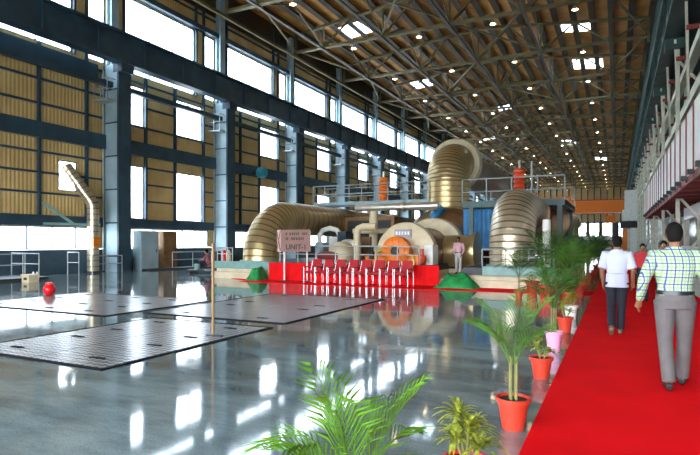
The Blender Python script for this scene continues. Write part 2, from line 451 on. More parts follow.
# purlins
npur = 20
for i in range(npur):
    x = -24. + i*(26.4/(npur-1)); z = deckz(x)
    o = MB().box(x-.05, x+.05, Y0, Y1, z-.28, z-.02).box(x-.24, x+.24, Y0, Y1, z-.30, z-.26).obj('purlin', 'purlin')
    tag(o, f"brown roof purlin running the length of the hall, {ORD[i]} from the window wall", 'purlin', 'roof purlins')
# trusses
BZ = 17.6; nodes = [-24.3+ 2.65*i for i in range(11)]     # -24.3 .. 2.2
def topz(x): return deckz(x) - .42
def make_truss():
    t = thing('roof_truss', '', 'roof truss', (0,0,0))
    MB().box(-24.3,2.2,-.16,-.03,BZ-.1,BZ+.1).box(-24.3,2.2,.03,.16,BZ-.1,BZ+.1).obj('bottom_chord', 'truss_khaki', t)
    MB().bar((-24.3,0,topz(-24.3)),(XC,0,topz(XC)),.28,.2).bar((XC,0,topz(XC)),(2.2,0,topz(2.2)),.28,.2).obj('top_chord', 'truss_khaki', t)
    for i, x in enumerate(nodes):
        if i % 2 == 1:
            MB().bar((x,0,BZ),(x,0,topz(x)),.12,.12).obj('vertical_web', 'truss_khaki', t)
            MB().box(x-.4,x+.4,-.02,.02,BZ-.08,BZ+.45).obj('gusset', 'truss_khaki', t)
            for s in (-1, 1):
                if 0 <= i+s < len(nodes):
                    x2 = nodes[i+s]; MB().bar((x,0,BZ),(x2,0,topz(x2)),.13,.13).obj('diagonal_web', 'truss_khaki', t)
        elif i in (0, 10):
            MB().bar((x,0,BZ-.5),(x,0,topz(x)),.2,.2).obj('end_post', 'truss_khaki', t)
    return t
pt = make_truss()
for k, c in enumerate(cols):
    o = pt if k == 0 else dup(pt, (0,c,0)); o.location = (0,c,0)
    o['label'] = f"khaki steel roof truss spanning the hall, {ORD[k]} counted from the camera"; o['group'] = 'roof trusses'
# longitudinal ties in the plane of the bottom chords and horizontal bracing
for i, x in enumerate((-21.65,-16.35,-11.05,-5.75,-.45)):
    o = MB().box(x-.12,x+.12,Y0,Y1,BZ-.22,BZ-.1).obj('roof_tie', 'tie')
    tag(o, f"long straight steel tie under the trusses, {ORD[i]} from the window wall", 'roof tie', 'ties under the trusses')
brace_m = {}
for k, c in enumerate(cols[:-1]):
    for q, (xa, xb) in enumerate(((-24.3,-21.65),(-.45,2.2),(-16.35,-11.05),(-11.05,-5.75))):
        if q == 2 and k % 2 or q == 3 and k % 2 == 0: continue
        if (q, k % 2) not in brace_m:
            a, b2 = (xa, xb) if k % 2 else (xb, xa)
            mb = MB().bar((a,.1,BZ+.15),(b2,BAY-.1,BZ+.15),.14,.1)
            if q >= 2: mb.bar((b2,.1,BZ+.28),(a,BAY-.1,BZ+.28),.14,.1)
            brace_m[(q, k % 2)] = mb.mesh('roof_brace', 'truss_khaki')
        o = bpy.data.objects.new('roof_brace', brace_m[(q, k % 2)]); COL.objects.link(o); o.location = (0,c,0)
        tag(o, f"khaki diagonal roof brace {('beside the window wall','near the right girder','just left of the ridge','just right of the ridge')[q]}, {ORD[k]} bay from camera", 'roof brace', 'diagonal roof braces')
# sag rods between purlins / vertical diagonals along ridge
for k, c in enumerate(cols[:-1]):
    for xi, x in enumerate((-21.65,-16.35,-11.05,-5.75,-.45)):
        o = MB().bar((x,c,BZ),(x,c+BAY/2,deckz(x)-.4),.11).bar((x,c+BAY/2,deckz(x)-.4),(x,c+BAY,BZ),.11).obj('knee_brace', 'truss_khaki')
        tag(o, f"V shaped roof brace on the {ORD[xi]} tie from the window wall, {ORD[k]} bay from camera", 'roof brace', 'V braces between the trusses')
# high bay lamps
def make_lamp():
    t = thing('high_bay_lamp', '', 'lamp', (0,0,17.0))
    MB().lathe([(.05,.45),(.12,.42),(.14,.25),(.28,.12),(.33,0)], seg=14, caps=False).obj('lamp_shade', 'silver', t, True)
    MB().lathe([(.22,.03),(.22,.05)], seg=14).obj('bulb', 'lamp_glow', t)
    MB().tube([(0,0,.42),(0,0,.62)], .03, 6).obj('hanger', 'dark', t)
    return t
pl = make_lamp(); first = True
for r_, x in enumerate((-18.9,-13.4,-7.9,-2.5)):
    for k, c in enumerate(cols):
        if k < 1: continue
        o = pl if first else dup(pl, (x,c,16.9)); first = False
        o.location = (x, c, 17.04)
        o.scale = (.7,)*3; o['label'] = f"glowing high bay lamp under the {ORD[k]} truss, {ORD[r_]} row from window wall"; o['group'] = 'high bay lamps under the trusses'

# ------------------------------------------------------------------ far end wall and end crane
ew = MB()
ew.box(XL-.3, XR, Y1, Y1+.2, 7.2, 21.0)
nx = 9
for i in range(nx+1):
    x = XL-.3 + i*(XR-XL)/nx; ew.box(x-.55, x+.55, Y1, Y1+.2, 3.2, 7.2)
ew.box(XL-.3, XR, Y1, Y1+.2, 0, 3.2)
struct(ew.obj('wall_end', 'end_clad'))
for i in range(nx):
    xa = XL-.3+i*(XR-XL)/nx+.55; xb = xa+(XR-XL)/nx-1.1
    p = MB().box(xa, xb, Y1+.08, Y1+.1, 3.2, 7.2).obj(f'window_{wi}', 'pane'); struct(p); wi += 1
g = MB()
for i in range(nx*2+1):
    x = XL-.3 + i*(XR-XL)/nx/2; g.box(x-.16, x+.16, Y1-.3, Y1, 0, 18)
for z in (2.9,7.3,10.,14.): g.box(XL, XR, Y1-.25, Y1, z, z+.3)
struct(g.obj(f'trim_{ti}', 'steel_blue')); ti += 1
cr = thing('overhead_crane', 'orange overhead travelling crane in front of the far end wall', 'crane', (0,160,12.96))
MB().box(-23.4,1.9,-1.6,-.9,-3.6,-.2).obj('bridge_girder', 'orange', cr)
MB().box(-23.4,1.9,.9,1.6,-3.6,-.2).obj('bridge_girder', 'orange', cr)
for x in (-23.9,2.3): MB().box(x-.3,x+.3,-2.6,2.6,0,.8).obj('end_carriage', 'orange', cr)
MB().box(-15,-11.5,-1.4,1.4,-.2,1.1).obj('trolley', 'orange', cr)
MB().bar((-2.6,-1.3,-3.6),(-2.6,-1.3,-4.4),.3).bar((-.6,-1.3,-3.6),(-.6,-1.3,-4.4),.3).box(-2.9,-.3,-1.8,-.8,-6.2,-4.4).obj('operator_cab', 'orange', cr)
r = MB()
for i in range(27): r.bar((-23.4+i*.97,-1.6,-.2),(-23.4+i*.97,-1.6,.8),.06)
r.bar((-23.4,-1.6,.8),(1.9,-1.6,.8),.07).bar((-23.4,-1.6,.3),(1.9,-1.6,.3),.05); r.obj('railing', 'orange', cr)

# ------------------------------------------------------------------ right side: aisle, gallery, lattice columns
struct(MB().box(XR, XR+.2, Y0, Y1, 0, 14.2).obj('wall_right', 'steel_green'))
struct(MB().box(2.6, XR+.2, Y0, Y1, 14.0, 14.2).obj(f'trim_{ti}', 'steel_green')); ti += 1
struct(MB().box(2.62, 2.8, Y0, Y1, 12.9, 20.1).obj(f'wall_clerestory', 'steel_green'))
def lat_col():
    t = thing('lattice_column', '', 'column', (0,0,0))
    MB().box(2.5,2.66,-.1,.1,0,10.7).obj('front_chord', 'pale_steel', t)
    MB().box(3.7,3.9,-.2,.2,0,14).obj('rear_chord', 'pale_steel', t)
    MB().box(2.05,2.85,-.3,.3,10.7,11.2).obj('crane_bracket', 'steel_green', t)
    zz = .6; s = 0
    while zz < 10.2:
        a, b2 = (2.6, 3.8) if s % 2 == 0 else (3.8, 2.6)
        MB().bar((a,0,zz),(b2,0,zz+1.6),.11).obj('lacing_bar', 'pale_steel', t); zz += 1.6; s += 1
    return t
plc = lat_col(); first = True
for k, c in enumerate(cols):
    o = plc if first else dup(plc, (0,c,0)); first = False
    o.location = (0,c,0); o['label'] = f"laced steel column behind the gallery panels, {ORD[k]} from the camera"; o['group'] = 'laced columns along the right side'
for n_, (x, z, w) in enumerate(((3.0,9.7,.34),(3.2,8.3,.4),(2.75,7.4,.16))):
    o = MB().box(x-w/2, x+w/2, Y0, Y1, z-w/2, z+w/2).obj('side_beam', 'pale_steel')
    tag(o, ('upper pale longitudinal beam above the gallery','thicker pale longitudinal beam below it, above the gallery','thin pale rail just above the gallery panels')[n_], 'beam')
for k in range(22):
    y = 12.5 + 4*k
    o = MB().box(2.4, XR, y-.07, y+.07, 9.82, 9.98).obj('cross_beam', 'red_steel')
    tag(o, f"dark red cross beam between the right crane girder and side wall, {ORD[k]} from the camera", 'beam', 'red cross beams above the gallery')
# diagonal hangers beside girder
for k in range(18):
    y = 16 + 4.5*k
    o = MB().bar((2.45,y,11.1),(2.75,y+2.2,7.7),.1).bar((2.75,y+2.2,7.7),(2.75,y+2.6,11.1),.08).obj('hanger_brace', 'pale_steel')
    tag(o, f"pale V shaped hanger below the right crane girder, {ORD[k]} from the camera", 'brace', 'pale hangers under the right girder')
# gallery
gal = thing('gallery', 'raised maroon gallery floor running along the right side wall', 'gallery', (2.2,0,3.85))
MB().box(0,4.25,8,54,-.1,0).obj('deck', 'maroon', gal)
for i in range(23): MB().box(0,1.4,8.4+2*i,8.55+2*i,-.28,-.1).obj('joist', 'maroon', gal)
MB().box(-.02,.06,8,54,-.24,.0).obj('edge_beam', 'maroon', gal)
gp = MB().box(-.03,.03,.06,1.94,0,2.15).mesh('gallery_panel', 'white_paint')
gq = MB().box(-.05,.03,-.025,.025,-.2,2.2).mesh('gallery_post', 'red_steel')
br = MB().box(-.2,.02,-.1,.1,-.12,.04).mesh('bracket', 'dark')
for i in range(23):
    y = 8 + 2*i
    o = bpy.data.objects.new('gallery_panel', gp); COL.objects.link(o); o.location = (2.2,y,3.85)
    o.parent = gal; o.location = (0,y,0)
    for nm, me in (('gallery_post', gq), ('bracket', br)):
        p = bpy.data.objects.new(nm, me); COL.objects.link(p); p.parent = gal; p.location = (-.02 if nm == 'gallery_post' else -.02, y, .0)
struct(MB().box(3.6,3.8,8,38,2.9,3.56).obj(f'trim_{ti}', 'white_paint')); ti += 1
struct(MB().box(4.6,4.7,8,60,0,3.7).obj('wall_gallery', 'dark_glass'))
for i in range(9):
    y = 12+5*i
    o = MB().box(3.62,3.78,y-.08,y+.08,0,2.9 if y < 38 else 3.6).obj('support_column', 'pale_steel'); tag(o, f"pale square post under the gallery, {ORD[i]} from the camera", 'post', 'posts under the gallery')
ra = thing('balustrade', 'white barred balustrade beside the carpet under the gallery', 'railing', (3.3,0,0))
MB().box(-.03,.03,9,36,1.3,1.38).obj('top_rail', 'white_paint', ra); MB().box(-.03,.03,9,36,.25,.31).obj('bottom_rail', 'white_paint', ra)
b_ = MB().box(-.02,.02,-.02,.02,.02,1.3).mesh('baluster', 'white_paint')
for i in range(96):
    q = bpy.data.objects.new('baluster', b_); COL.objects.link(q); q.parent = ra; q.location = (0,9+.28*i,0)
o = thing('air_conditioner', 'pale blue box unit hung below the white beam at the right edge', 'air conditioner', (3.75,24.,2.35)); MB().box(-.35,.3,-1.,1.,0,.55).obj('casing', 'steel_web', o); MB().box(-.36,-.35,-.9,.9,.06,.4).obj('grille', 'rail_paint', o)
# far white cabin
cb = thing('crane_cabin', 'white tall cabin on pillars far down the right side', 'cabin', (1.6,88,0))
MB().box(-.9,1.,-2,2,4.6,6.2).box(-.6,1.,-1.6,1.6,6.2,9.).obj('cabin_body', 'white_paint', cb)
MB().box(-1.2,1.1,-2.4,2.4,3.6,4.5).obj('cabin_base', 'dark', cb)
MB().box(-.9,-.3,-2,-1.6,0,3.6).obj('pillar', 'orange', cb); MB().box(.1,.9,-2,-1.4,0,3.6).obj('pillar', 'white_paint', cb)
o = MB().box(-.5,.5,-.6,.6,0,4.6).obj('tall_cabinet', 'dark', loc=(-.2,95,0)); tag(o, 'tall black cabinet standing left of the far white cabin', 'cabinet')
for i, x in enumerate((-12.5,-9.2,-5.9,-2.6)):
    o = MB().box(-1.5,1.5,-.5,.5,.02,3.0).box(-1.3,-1.1,-.45,.45,0,.02).obj('equipment_cabinet', 'white_plastic', loc=(x,132,0)); tag(o, f"white equipment cabinet in front of the far wall, {ORD[i]} from the left", 'cabinet', 'white cabinets near the far wall')
    MB().box(-.7+.6*(i%2),-.1+.6*(i%2),-.53,-.5,.9,2.).obj('cabinet_window', 'blue_tarp', o)

# ------------------------------------------------------------------ turbine foundation
fd = thing('machine_plinth', 'low turbine plinth with teal edge beams behind the red chairs', 'plinth', (-9.4,19.1,0))
MB().box(-6.85,2.75,.15,18,0,.42).box(4.4,7.6,.15,18,0,.42).box(2.75,4.4,4.2,18,0,.42).box(2.75,4.4,.15,4.2,0,.25).obj('foundation', 'beige', fd)
MB().box(-6.8,2.75,.25,18,.42,.68).box(4.4,7.5,.25,18,.42,.68).box(2.75,4.4,4.2,18,.42,.68).obj('deck_plate', 'dark', fd)
MB().box(-6.95,-3.8,0,.2,.44,.74).obj('edge_beam', 'teal_paint', fd)
MB().box(5.15,7.6,0,.2,.44,.74).obj('edge_beam', 'teal_paint', fd)
MB().box(4.9,7.5,-.25,.14,0,.26).box(4.9,7.5,-.1,.14,.26,.4).obj('kerb', 'beige', fd)
MB().box(-6.85,-4.5,-.2,.14,0,.28).obj('kerb', 'beige', fd)

# red skirt with folds
def cloth_strip(x0, x1, y, z0, z1, amp=.02, n=120, th=.02):
    m_ = MB(); vs = []
    for i in range(n+1):
        x = x0+(x1-x0)*i/n; w = amp*math.sin(i*1.1)+amp*.6*math.sin(i*.37+1)
        for z, a in ((z0, 1.), (z1, .3)):
            vs += [(x, y+w*a, z), (x, y+w*a+th, z)]
    fs = []
    for i in range(n):
        k = i*4; fs += [(k,k+4,k+6,k+2),(k+1,k+3,k+7,k+5),(k+2,k+6,k+7,k+3),(k,k+1,k+5,k+4)]
    fs += [(0,2,3,1),(n*4,n*4+1,n*4+3,n*4+2)]
    return m_.add(vs, fs)
o = cloth_strip(-13.2,-5.78,18.96,.012,.74).obj('cloth_skirt', 'red_cloth', smooth=True); tag(o, 'bright red cloth skirt hiding the platform edge behind the chairs', 'cloth')
def lump(name, x0, x1, y0, y1, h, m_, label):
    mb = MB(); nx_, ny_ = 22, 12; rnd = random.Random(len(label)); ph = rnd.random()*6
    def H(i, j):
        u, v = i/nx_, j/ny_; e = min(1, 4*min(u,1-u))*min(1, 3*min(v+.05,1-v+.3)); return .012 + h*e*(.75+.25*math.sin(u*9+ph)*math.cos(v*7+u*5))
    for i in range(nx_+1):
        for j in range(ny_+1): mb.v.append((x0+(x1-x0)*i/nx_, y0+(y1-y0)*j/ny_, H(i,j)))
    k = len(mb.v)
    for i in range(nx_+1):
        for j in range(ny_+1): mb.v.append((x0+(x1-x0)*i/nx_, y0+(y1-y0)*j/ny_, .012))
    w = ny_+1
    for i in range(nx_):
        for j in range(ny_):
            a = i*w+j; mb.f.append((a,a+w,a+w+1,a+1)); mb.f.append((k+a,k+a+1,k+a+w+1,k+a+w))
    for i in range(nx_):
        a = i*w; mb.f.append((a,k+a,k+a+w,a+w)); a += ny_; mb.f.append((a,a+w,k+a+w,k+a))
    for j in range(ny_):
        mb.f.append((j,j+1,k+j+1,k+j)); a = nx_*w+j; mb.f.append((a,k+a,k+a+1,a+1))
    return tag(mb.obj(name, m_, smooth=True), label, 'cloth')
lump('covered_step', -5.75,-4.25,18.1,18.85,.52,'green_cloth','green cloth draped over steps right of the red skirt')
lump('covered_step', -13.9,-13.22,18.2,18.95,.6,'green_cloth','green cloth heap at the left end of the red skirt')

# railing on plinth
def railing(x0, x1, y, z, h, m_, label, n=6, y1=None):
    y1 = y if y1 is None else y1
    t = thing('guard_rail', label, 'railing', (x0,y,z)); dx, dy = x1-x0, y1-y
    MB().tube([(0,0,h),(dx,dy,h)], .025, 8).obj('top_rail', m_, t); MB().tube([(0,0,h*.55),(dx,dy,h*.55)], .02, 8).obj('mid_rail', m_, t)
    for i in range(n+1): MB().tube([(dx*i/n,dy*i/n,0),(dx*i/n,dy*i/n,h)], .024, 8).obj('post', m_, t)
    return t
railing(-13,-6.7,19.5,.68,.75,'rail_paint','thin steel guard rail on the plinth behind the chairs',7)
railing(-4.3,-1.9,19.3,.74,.6,'rail_paint','guard rail in front of the right insulated riser',3)
railing(-16.25,-15.4,19.3,.74,.6,'rail_paint','guard rail left of the big left riser',3)

# ------------------------------------------------------------------ big insulated ducts
def duct_path(x, y0, r_bend, z0, ztop, ylen, dx=0):
    pts = []; zc = ztop - r_bend
    n = max(3, int((zc-z0)/.22))
    for i in range(n): pts.append((x, y0, z0+(zc-z0)*i/n))
    m_ = 14
    for i in range(m_+1):
        g = PI/2*i/m_; s = r_bend*(1-math.cos(g)); pts.append((x+dx*s, y0+s, zc+r_bend*math.sin(g)))
    k = int(ylen/.5)
    for i in range(1, k+1): pts.append((x+dx*(r_bend+i*.5), y0+r_bend+i*.5, ztop))
    return pts
def ribbed(pts, r, lip=.008, seg=36):
    P = []; R = []
    pts = [Vector(p) for p in pts]
    for a, b2 in zip(pts, pts[1:]):
        d = b2-a
        P += [a, a+d*.08, a+d*.82, a+d*.88]; R += [r+lip, r, r-lip*.2, r+lip]
    P.append(pts[-1]); R.append(r)
    m_ = MB().tube(P, R, seg); m_.alt = set()
    for i in range(len(P)-1):
        if i % 4 == 3: m_.alt |= set(range(i*seg, (i+1)*seg))
    return m_
def duct(label, x, y0, r, rb, z0, ztop, ylen, m_, dx=0, lip=.0015):
    t = thing('insulated_duct', label, 'duct', (x,y0,z0))
    pts = [(p[0]-x, p[1]-y0, p[2]-z0) for p in duct_path(x,y0,rb,z0,ztop,ylen,dx)]
    ribbed(pts, r, lip).obj('jacket', m_, t, True)
    MB().lathe([(r+.12,0),(r+.12,.1),(r+.02,.1)], seg=36).obj('base_flange', 'teal_paint', t, True)
    for g in (3.6, 4.4, 5.2):
        if ztop-rb-z0 > .2: MB().bar((r*1.01*math.cos(g), r*1.01*math.sin(g), .05), (r*1.01*math.cos(g), r*1.01*math.sin(g), (ztop-rb-z0)), .02).obj('vertical_seam', 'seam', t)
    e = pts[-1]; MB().lathe([(r+.1,0),(r+.1,.12)], (e[0],e[1]-.05,e[2]), 36, 'Y').obj('end_flange', 'brown_insul', t, True)
    return t
duct('large gold insulated duct elbow left of the red chairs', -14.45,20.1,.80,2.0,.69,2.72,14,'duct_gold')
duct('silver ribbed duct elbow on the right of the turbine', -3.4,20.1,.80,1.45,.69,2.85,2.6,'duct_silver')
duct('dull brown duct arch behind the large left elbow', -18.0,26,.72,1.7,.02,3.3,5,'brown_insul')
# central crossover with open cream rim
cx = thing('crossover_pipe', 'tallest central gold elbow pipe with cream rim above the turbine', 'duct', (-8.3,28.9,3.4))
pts = [(0,0,-.5+.28*i) for i in range(8)]
for i in range(1,17):
    g = PI/2*i/16; pts.append((0, 1.35*(1-math.cos(g)), 1.46+1.15*math.sin(g)))
ribbed(pts, 1.15, .002, 44).obj('jacket', 'duct_gold', cx, True)
MB().lathe([(1.1,1.25),(1.42,1.28),(1.5,1.4),(1.5,1.75),(1.2,1.8)], (0,0,2.61), 48, 'Y').obj('rim_flange', 'cream', cx, True)
MB().lathe([(1.1,1.7),(1.1,14)], (0,0,2.61), 40, 'Y').obj('rear_run', 'brown_insul', cx, True)
MB().lathe([(1.3,-.6),(1.3,-.42),(1.16,-.4)], seg=40).obj('collar', 'cream', cx, True)
e = dup(cx, (-8.0,118,3.2), 0, 'distant tan elbow pipe of another machine near the far wall')
o = MB().lathe([(2.2,0),(2.2,2.0),(1.2,2.9)], seg=32).obj('base_casing', 'brown_insul', loc=(-8,118,0), smooth=True); tag(o, 'distant round casing below the far elbow pipe', 'machine')

# ------------------------------------------------------------------ turbine body (axis along +Y)
AX = -7.95
tb = thing('turbine', 'stepped horizontal steam turbine casing with cream end disc', 'turbine', (AX,21.3,.68))
MB().lathe([(.5,-.12),(1.05,-.06),(1.3,0),(1.34,.12),(1.34,.3),(1.18,.32)], (0,0,.42), 48, 'Y').obj('end_disc', 'cream', tb, True)
MB().lathe([(1.16,.3),(1.2,1.2),(1.16,1.25),(1.16,2.9)], (0,0,.42), 40, 'Y').obj('front_casing', 'brown_insul', tb, True)
MB().lathe([(1.1,2.85),(1.45,2.9),(1.5,3.0),(1.5,3.3),(1.4,3.32)], (0.25,0,.55), 40, 'Y').obj('ring_flange', 'cream', tb, True)
MB().lathe([(1.42,3.3),(1.42,5.0)], (0.25,0,.55), 40, 'Y').obj('middle_casing', 'brown_insul', tb, True)
MB().lathe([(1.3,5.0),(2.1,5.3),(2.35,5.8),(2.35,9.6),(2.1,10.1),(1.2,10.4)], (0,0,.35), 48, 'Y').obj('low_pressure_hood', 'brown_insul', tb, True)
MB().lathe([(1.25,0),(1.25,1.)], (-.35,7.9,2.2), 36, 'Z').obj('hood_neck', 'brown_insul', tb, True)
o = MB().lathe([(.72,0),(.72,1.25),(.86,1.25),(.86,1.4)], (1.1,2.3,.5), 32, 'X').obj('side_branch', 'duct_gold', tb, True); o['label'] = 'gold side branch pipe'
MB().lathe([(.92,2.9),(.92,3.1),(.5,3.1)], (.3,2.3,.5), 32, 'X').obj('branch_ring', 'cream', tb, True)
o = MB().box(-.42,.32,-.17,-.13,1.1,1.45).obj('data_plate', 'plate_grey', tb)
for q in range(5): MB().box(-.36+.13*q,-.28+.13*q,-.175,-.17,1.22,1.36).obj('plate_mark', 'white_paint', o)
MB().box(1.0,1.35,-.5,.2,0,.8).obj('side_box', 'white_paint', tb)
# bearing pedestal, orange
ob = thing('bearing_pedestal', 'orange turbine front pedestal with dark round hub behind the chairs', 'machine', (-7.95,20.25,.68))
MB().lathe([(.3,-.02),(.5,.0),(.6,.06),(.6,.4),(.4,.55)], (-.05,0,.55), 28, 'Y').obj('hub_housing', 'orange', ob, True)
MB().lathe([(.08,-.08),(.16,-.06),(.2,0)], (-.05,-.0,.55), 20, 'Y').obj('hub', 'dark', ob, True)
for q in range(10):
    g = 2*PI*q/10; MB().tube([(-.05+.4*math.cos(g),-.06,.55+.4*math.sin(g)),(-.05+.4*math.cos(g),.02,.55+.4*math.sin(g))], .035, 8).obj('bolt', 'orange', ob)
MB().box(-1.0,.9,.1,.75,0,.42).obj('pedestal_base', 'orange', ob)
MB().tube([(-.9,.1,.1),(-.9,.1,.5),(-.6,.1,.62),(-.45,.1,.5)], .08, 10).obj('oil_pipe', 'yellow_brass', ob, True)
MB().tube([(.45,.1,.4),(.7,.1,.35),(.72,.1,.0)], .09, 10).obj('oil_pipe', 'yellow_brass', ob, True)
MB().lathe([(.12,0),(.12,.3),(.07,.34),(.07,.5)], (-1.15,.2,.2), 14).obj('valve', 'dark', ob, True)
MB().lathe([(.12,0),(.16,.1),(.16,.32),(.07,.36),(.07,.6)], (1.02,.2,.05), 14).obj('valve', 'red_insul', ob, True)
MB().box(-1.45,-.85,.2,.6,0,.35).obj('side_block', 'orange', ob)
# pump left
pu = thing('oil_pump', 'cream domed pump with brown motor left of the orange machine', 'pump', (-10.8,20.6,.68))
MB().lathe([(.1,-.25),(.35,-.2),(.5,-.05),(.52,.1),(.52,.5)], (.1,0,.42), 28, 'Y').obj('pump_dome', 'cream', pu, True)
MB().lathe([(.56,.5),(.6,.52),(.6,.6),(.5,.62)], (.25,0,.45), 28, 'Y').obj('flange', 'silver', pu, True)
MB().tube([(-.75,-.3,.32),(-.3,-.35,.36),(.15,-.35,.3)], [.14,.2,.15], 14).obj('motor', 'maroon', pu, True)
MB().box(-.9,.6,-.4,.3,0,.14).obj('pump_base', 'steel_web', pu)
# pipes
def pipe(label, pts, r, m_='silver', fl=()):
    t = thing('steam_pipe', label, 'pipe', pts[0]); p0 = Vector(pts[0])
    MB().tube([Vector(p)-p0 for p in pts], r, 18).obj('pipe_run', m_, t, True)
    for (p, ax) in fl: MB().lathe([(r*1.35,-.05),(r*1.35,.05)], Vector(p)-p0, 20, ax).obj('flange', m_, t, True)
    return t
pipe('short vertical silver pipe with bent top behind the chairs', [(-10.0,20.9,.7),(-10.0,20.9,2.0),(-9.93,20.9,2.17),(-9.7,20.9,2.25),(-9.1,20.9,2.25)], .15, 'cream')
pipe('long horizontal silver pipe below the left walkway', [(-11.0,22.9,3.2),(-7.0,22.9,3.2)], .17, 'silver', [((-8.6,22.9,3.2),'X')])
pipe('cream vertical pipe under the long horizontal pipe', [(-10.2,23.1,.7),(-10.2,23.1,3.06)], .2, 'cream')
pipe('low horizontal pipe joining the turbine end on its left', [(-10.9,22.4,2.1),(-8.7,22.4,2.1)], .12, 'cream')
pipe('white vertical pipe right of the silver duct', [(-2.25,20.4,.7),(-2.25,20.4,2.4)], .14, 'white_paint')
pipe('pale arched pipe seen under the left duct', [(-13.6,24,.7),(-13.6,24,1.9),(-13.4,24,2.2),(-13.0,24,2.3),(-12.6,24,2.2),(-12.4,24,1.9),(-12.4,24,.7)], .13, 'white_paint')
for i in range(5):
    x = -12.9+.62*i
    o = MB().box(-.22,.22,-.3,.3,0,.9+.25*(i%3)).box(-.12,.12,-.34,-.3,.2,.6).obj('instrument_cabinet', ('steel_web','white_paint','steel_blue','steel_web','brown_insul')[i], loc=(x,23.0+.3*(i%2),.69)); tag(o, f"small instrument cabinet behind the pump, {ORD[i]} from the left", 'cabinet', 'instrument cabinets behind the pump')
# dark machine mass behind
gen = thing('generator', 'dark housing of the generator behind the cross pipes', 'machine', (-11.5,27,.68))
MB().box(-2.2,.8,0,7,0,2.3).obj('housing', 'brown_insul', gen); MB().box(-2.0,.6,-.02,0,.2,2.1).obj('door_panel', 'dark', gen)
# left walkway with railing and orange drum
wk = thing('walkway', 'high steel walkway with railings left of the central pipe', 'walkway', (-16.3,28,3.75))
MB().box(0,7.2,0,1.6,0,.18).obj('deck_plate', 'steel_web', wk)
for z in (.55,1.05):
    MB().tube([(0,0,z+.1),(7.2,0,z+.1)], .03, 8).obj('rail', 'rail_paint', wk); MB().tube([(0,1.6,z+.1),(7.2,1.6,z+.1)], .03, 8).obj('rail', 'rail_paint', wk)
for i in range(10): MB().tube([(.8*i,0,.18),(.8*i,0,1.15)], .03, 8).obj('rail_post', 'rail_paint', wk)
for x in (.6,6.8): MB().box(x-.1,x+.1,.7,.9,-3.05,0).obj('support_leg', 'teal_paint', wk)
def insulator(label, loc, h, r, m_):
    t = thing('stacked_insulator', label, 'insulator', loc)
    n = 7; pr = []
    for i in range(n): pr += [(r*.72,h*i/n),(r,h*(i+.35)/n),(r,h*(i+.6)/n)]
    pr += [(r*.7,h)]
    MB().lathe(pr, seg=20).obj('insulator_body', m_, t, True); MB().tube([(0,0,h),(0,0,h*1.25)], r*.2, 8).obj('tip', 'silver', t); return t
insulator('orange stacked drum standing on the left walkway', (-11.95,28.5,3.93), 1.35, .3, 'orange')
# right platform
rp = thing('service_platform', 'grey steel service platform with railings right of the central pipe', 'platform', (-6.1,23.5,0.68))
MB().box(0,4.2,0,6,2.5,2.62).obj('deck_plate', 'steel_web', rp)
MB().box(0,4.2,-.06,0,2.42,2.7).box(4.14,4.2,0,6,2.42,2.7).obj('edge_beam', 'steel_green', rp)
for (x,y) in ((.35,.2),(4.0,.2),(.35,5.8),(4.0,5.8)): MB().box(x-.1,x+.1,y-.1,y+.1,0,2.5).obj('support_leg', 'steel_green', rp)
for y in (0,6):
    for z in (3.1,3.65): MB().tube([(0,y,z),(4.2,y,z)], .025, 8).obj('rail', 'rail_paint', rp)
    for i in range(5): MB().tube([(1.05*i,y,2.62),(1.05*i,y,3.65)], .025, 8).obj('rail_post', 'rail_paint', rp)
MB().tube([(2.9,0.1,2.62),(2.9,.1,4.3)], .035, 8).obj('mast', 'rail_paint', rp)
insulator('red stacked insulator standing above the silver duct', (-3.85,24.6,3.31), 1.5, .26, 'red_insul')
def tarp(label, x0, x1, y, z0, z1):
    m_ = cloth_strip(x0, x1, y, z0, z1, .06, 40, .03); return tag(m_.obj('tarpaulin', 'blue_tarp', smooth=True), label, 'tarpaulin')
tarp('blue tarpaulin hanging under the right service platform', -6.35,-3.4,24.6,1.2,3.1)
o = MB().tube([(0,0,0),(.5,.1,.5)],[.18,.25],12).obj('tarpaulin','blue_tarp',loc=(-7.85,24.6,2.75),smooth=True); tag(o,'small blue sheet bundle lying on top of the turbine casing','tarpaulin')
dk_ = thing('generator', 'dark brown drum end behind the silver duct under the platform', 'machine', (-3.6,28.2,.68)); MB().lathe([(.3,-.1),(.95,0),(.95,3),(.3,3.1)],(.6,0,1.9),28,'Y').obj('drum','brown_insul',dk_,True); MB().box(.4,2.,.2,2.8,0,1.2).obj('saddle','steel_blue',dk_)

# ------------------------------------------------------------------ signboard UNIT-1
sg = thing('sign_board', 'brown barrier sign reading UNIT-1 left of the chairs', 'sign', (-11.75,18.75,0), math.radians(10))
MB().box(-.62,.66,-.03,.03,1.2,2.1).obj('panel', 'sign_brown', sg)
MB().add([(-.95,.35,1.2),(-.62,0,1.2),(-.62,0,2.1),(-.95,.35,2.1),(-.97,.33,1.2),(-.64,-.03,1.2),(-.64,-.03,2.1),(-.97,.33,2.1)],[(0,1,2,3),(4,7,6,5),(0,4,5,1),(3,2,6,7),(0,3,7,4),(1,5,6,2)]).obj('side_panel', 'sign_pink', sg)
MB().bar((-.95,.3,1.25),(-.65,-.02,2.05),.05,.03).bar((-.95,.3,2.05),(-.65,-.02,1.25),.05,.03).obj('cross_mark', 'sign_brown', sg)
for x in (-.5,.5):
    MB().tube([(x,0.02,.02),(x,.02,1.2)], .035, 10).obj('leg', 'white_paint', sg)
    MB().box(x-.22,x+.22,-.15,.15,.012,.035).obj('foot', 'dark', sg)
cu = bpy.data.curves.new('lettering', 'FONT'); cu.body = 'UNIT-1'; cu.size = .29; cu.extrude = .004; cu.align_x = 'CENTER'; cu.offset = .008
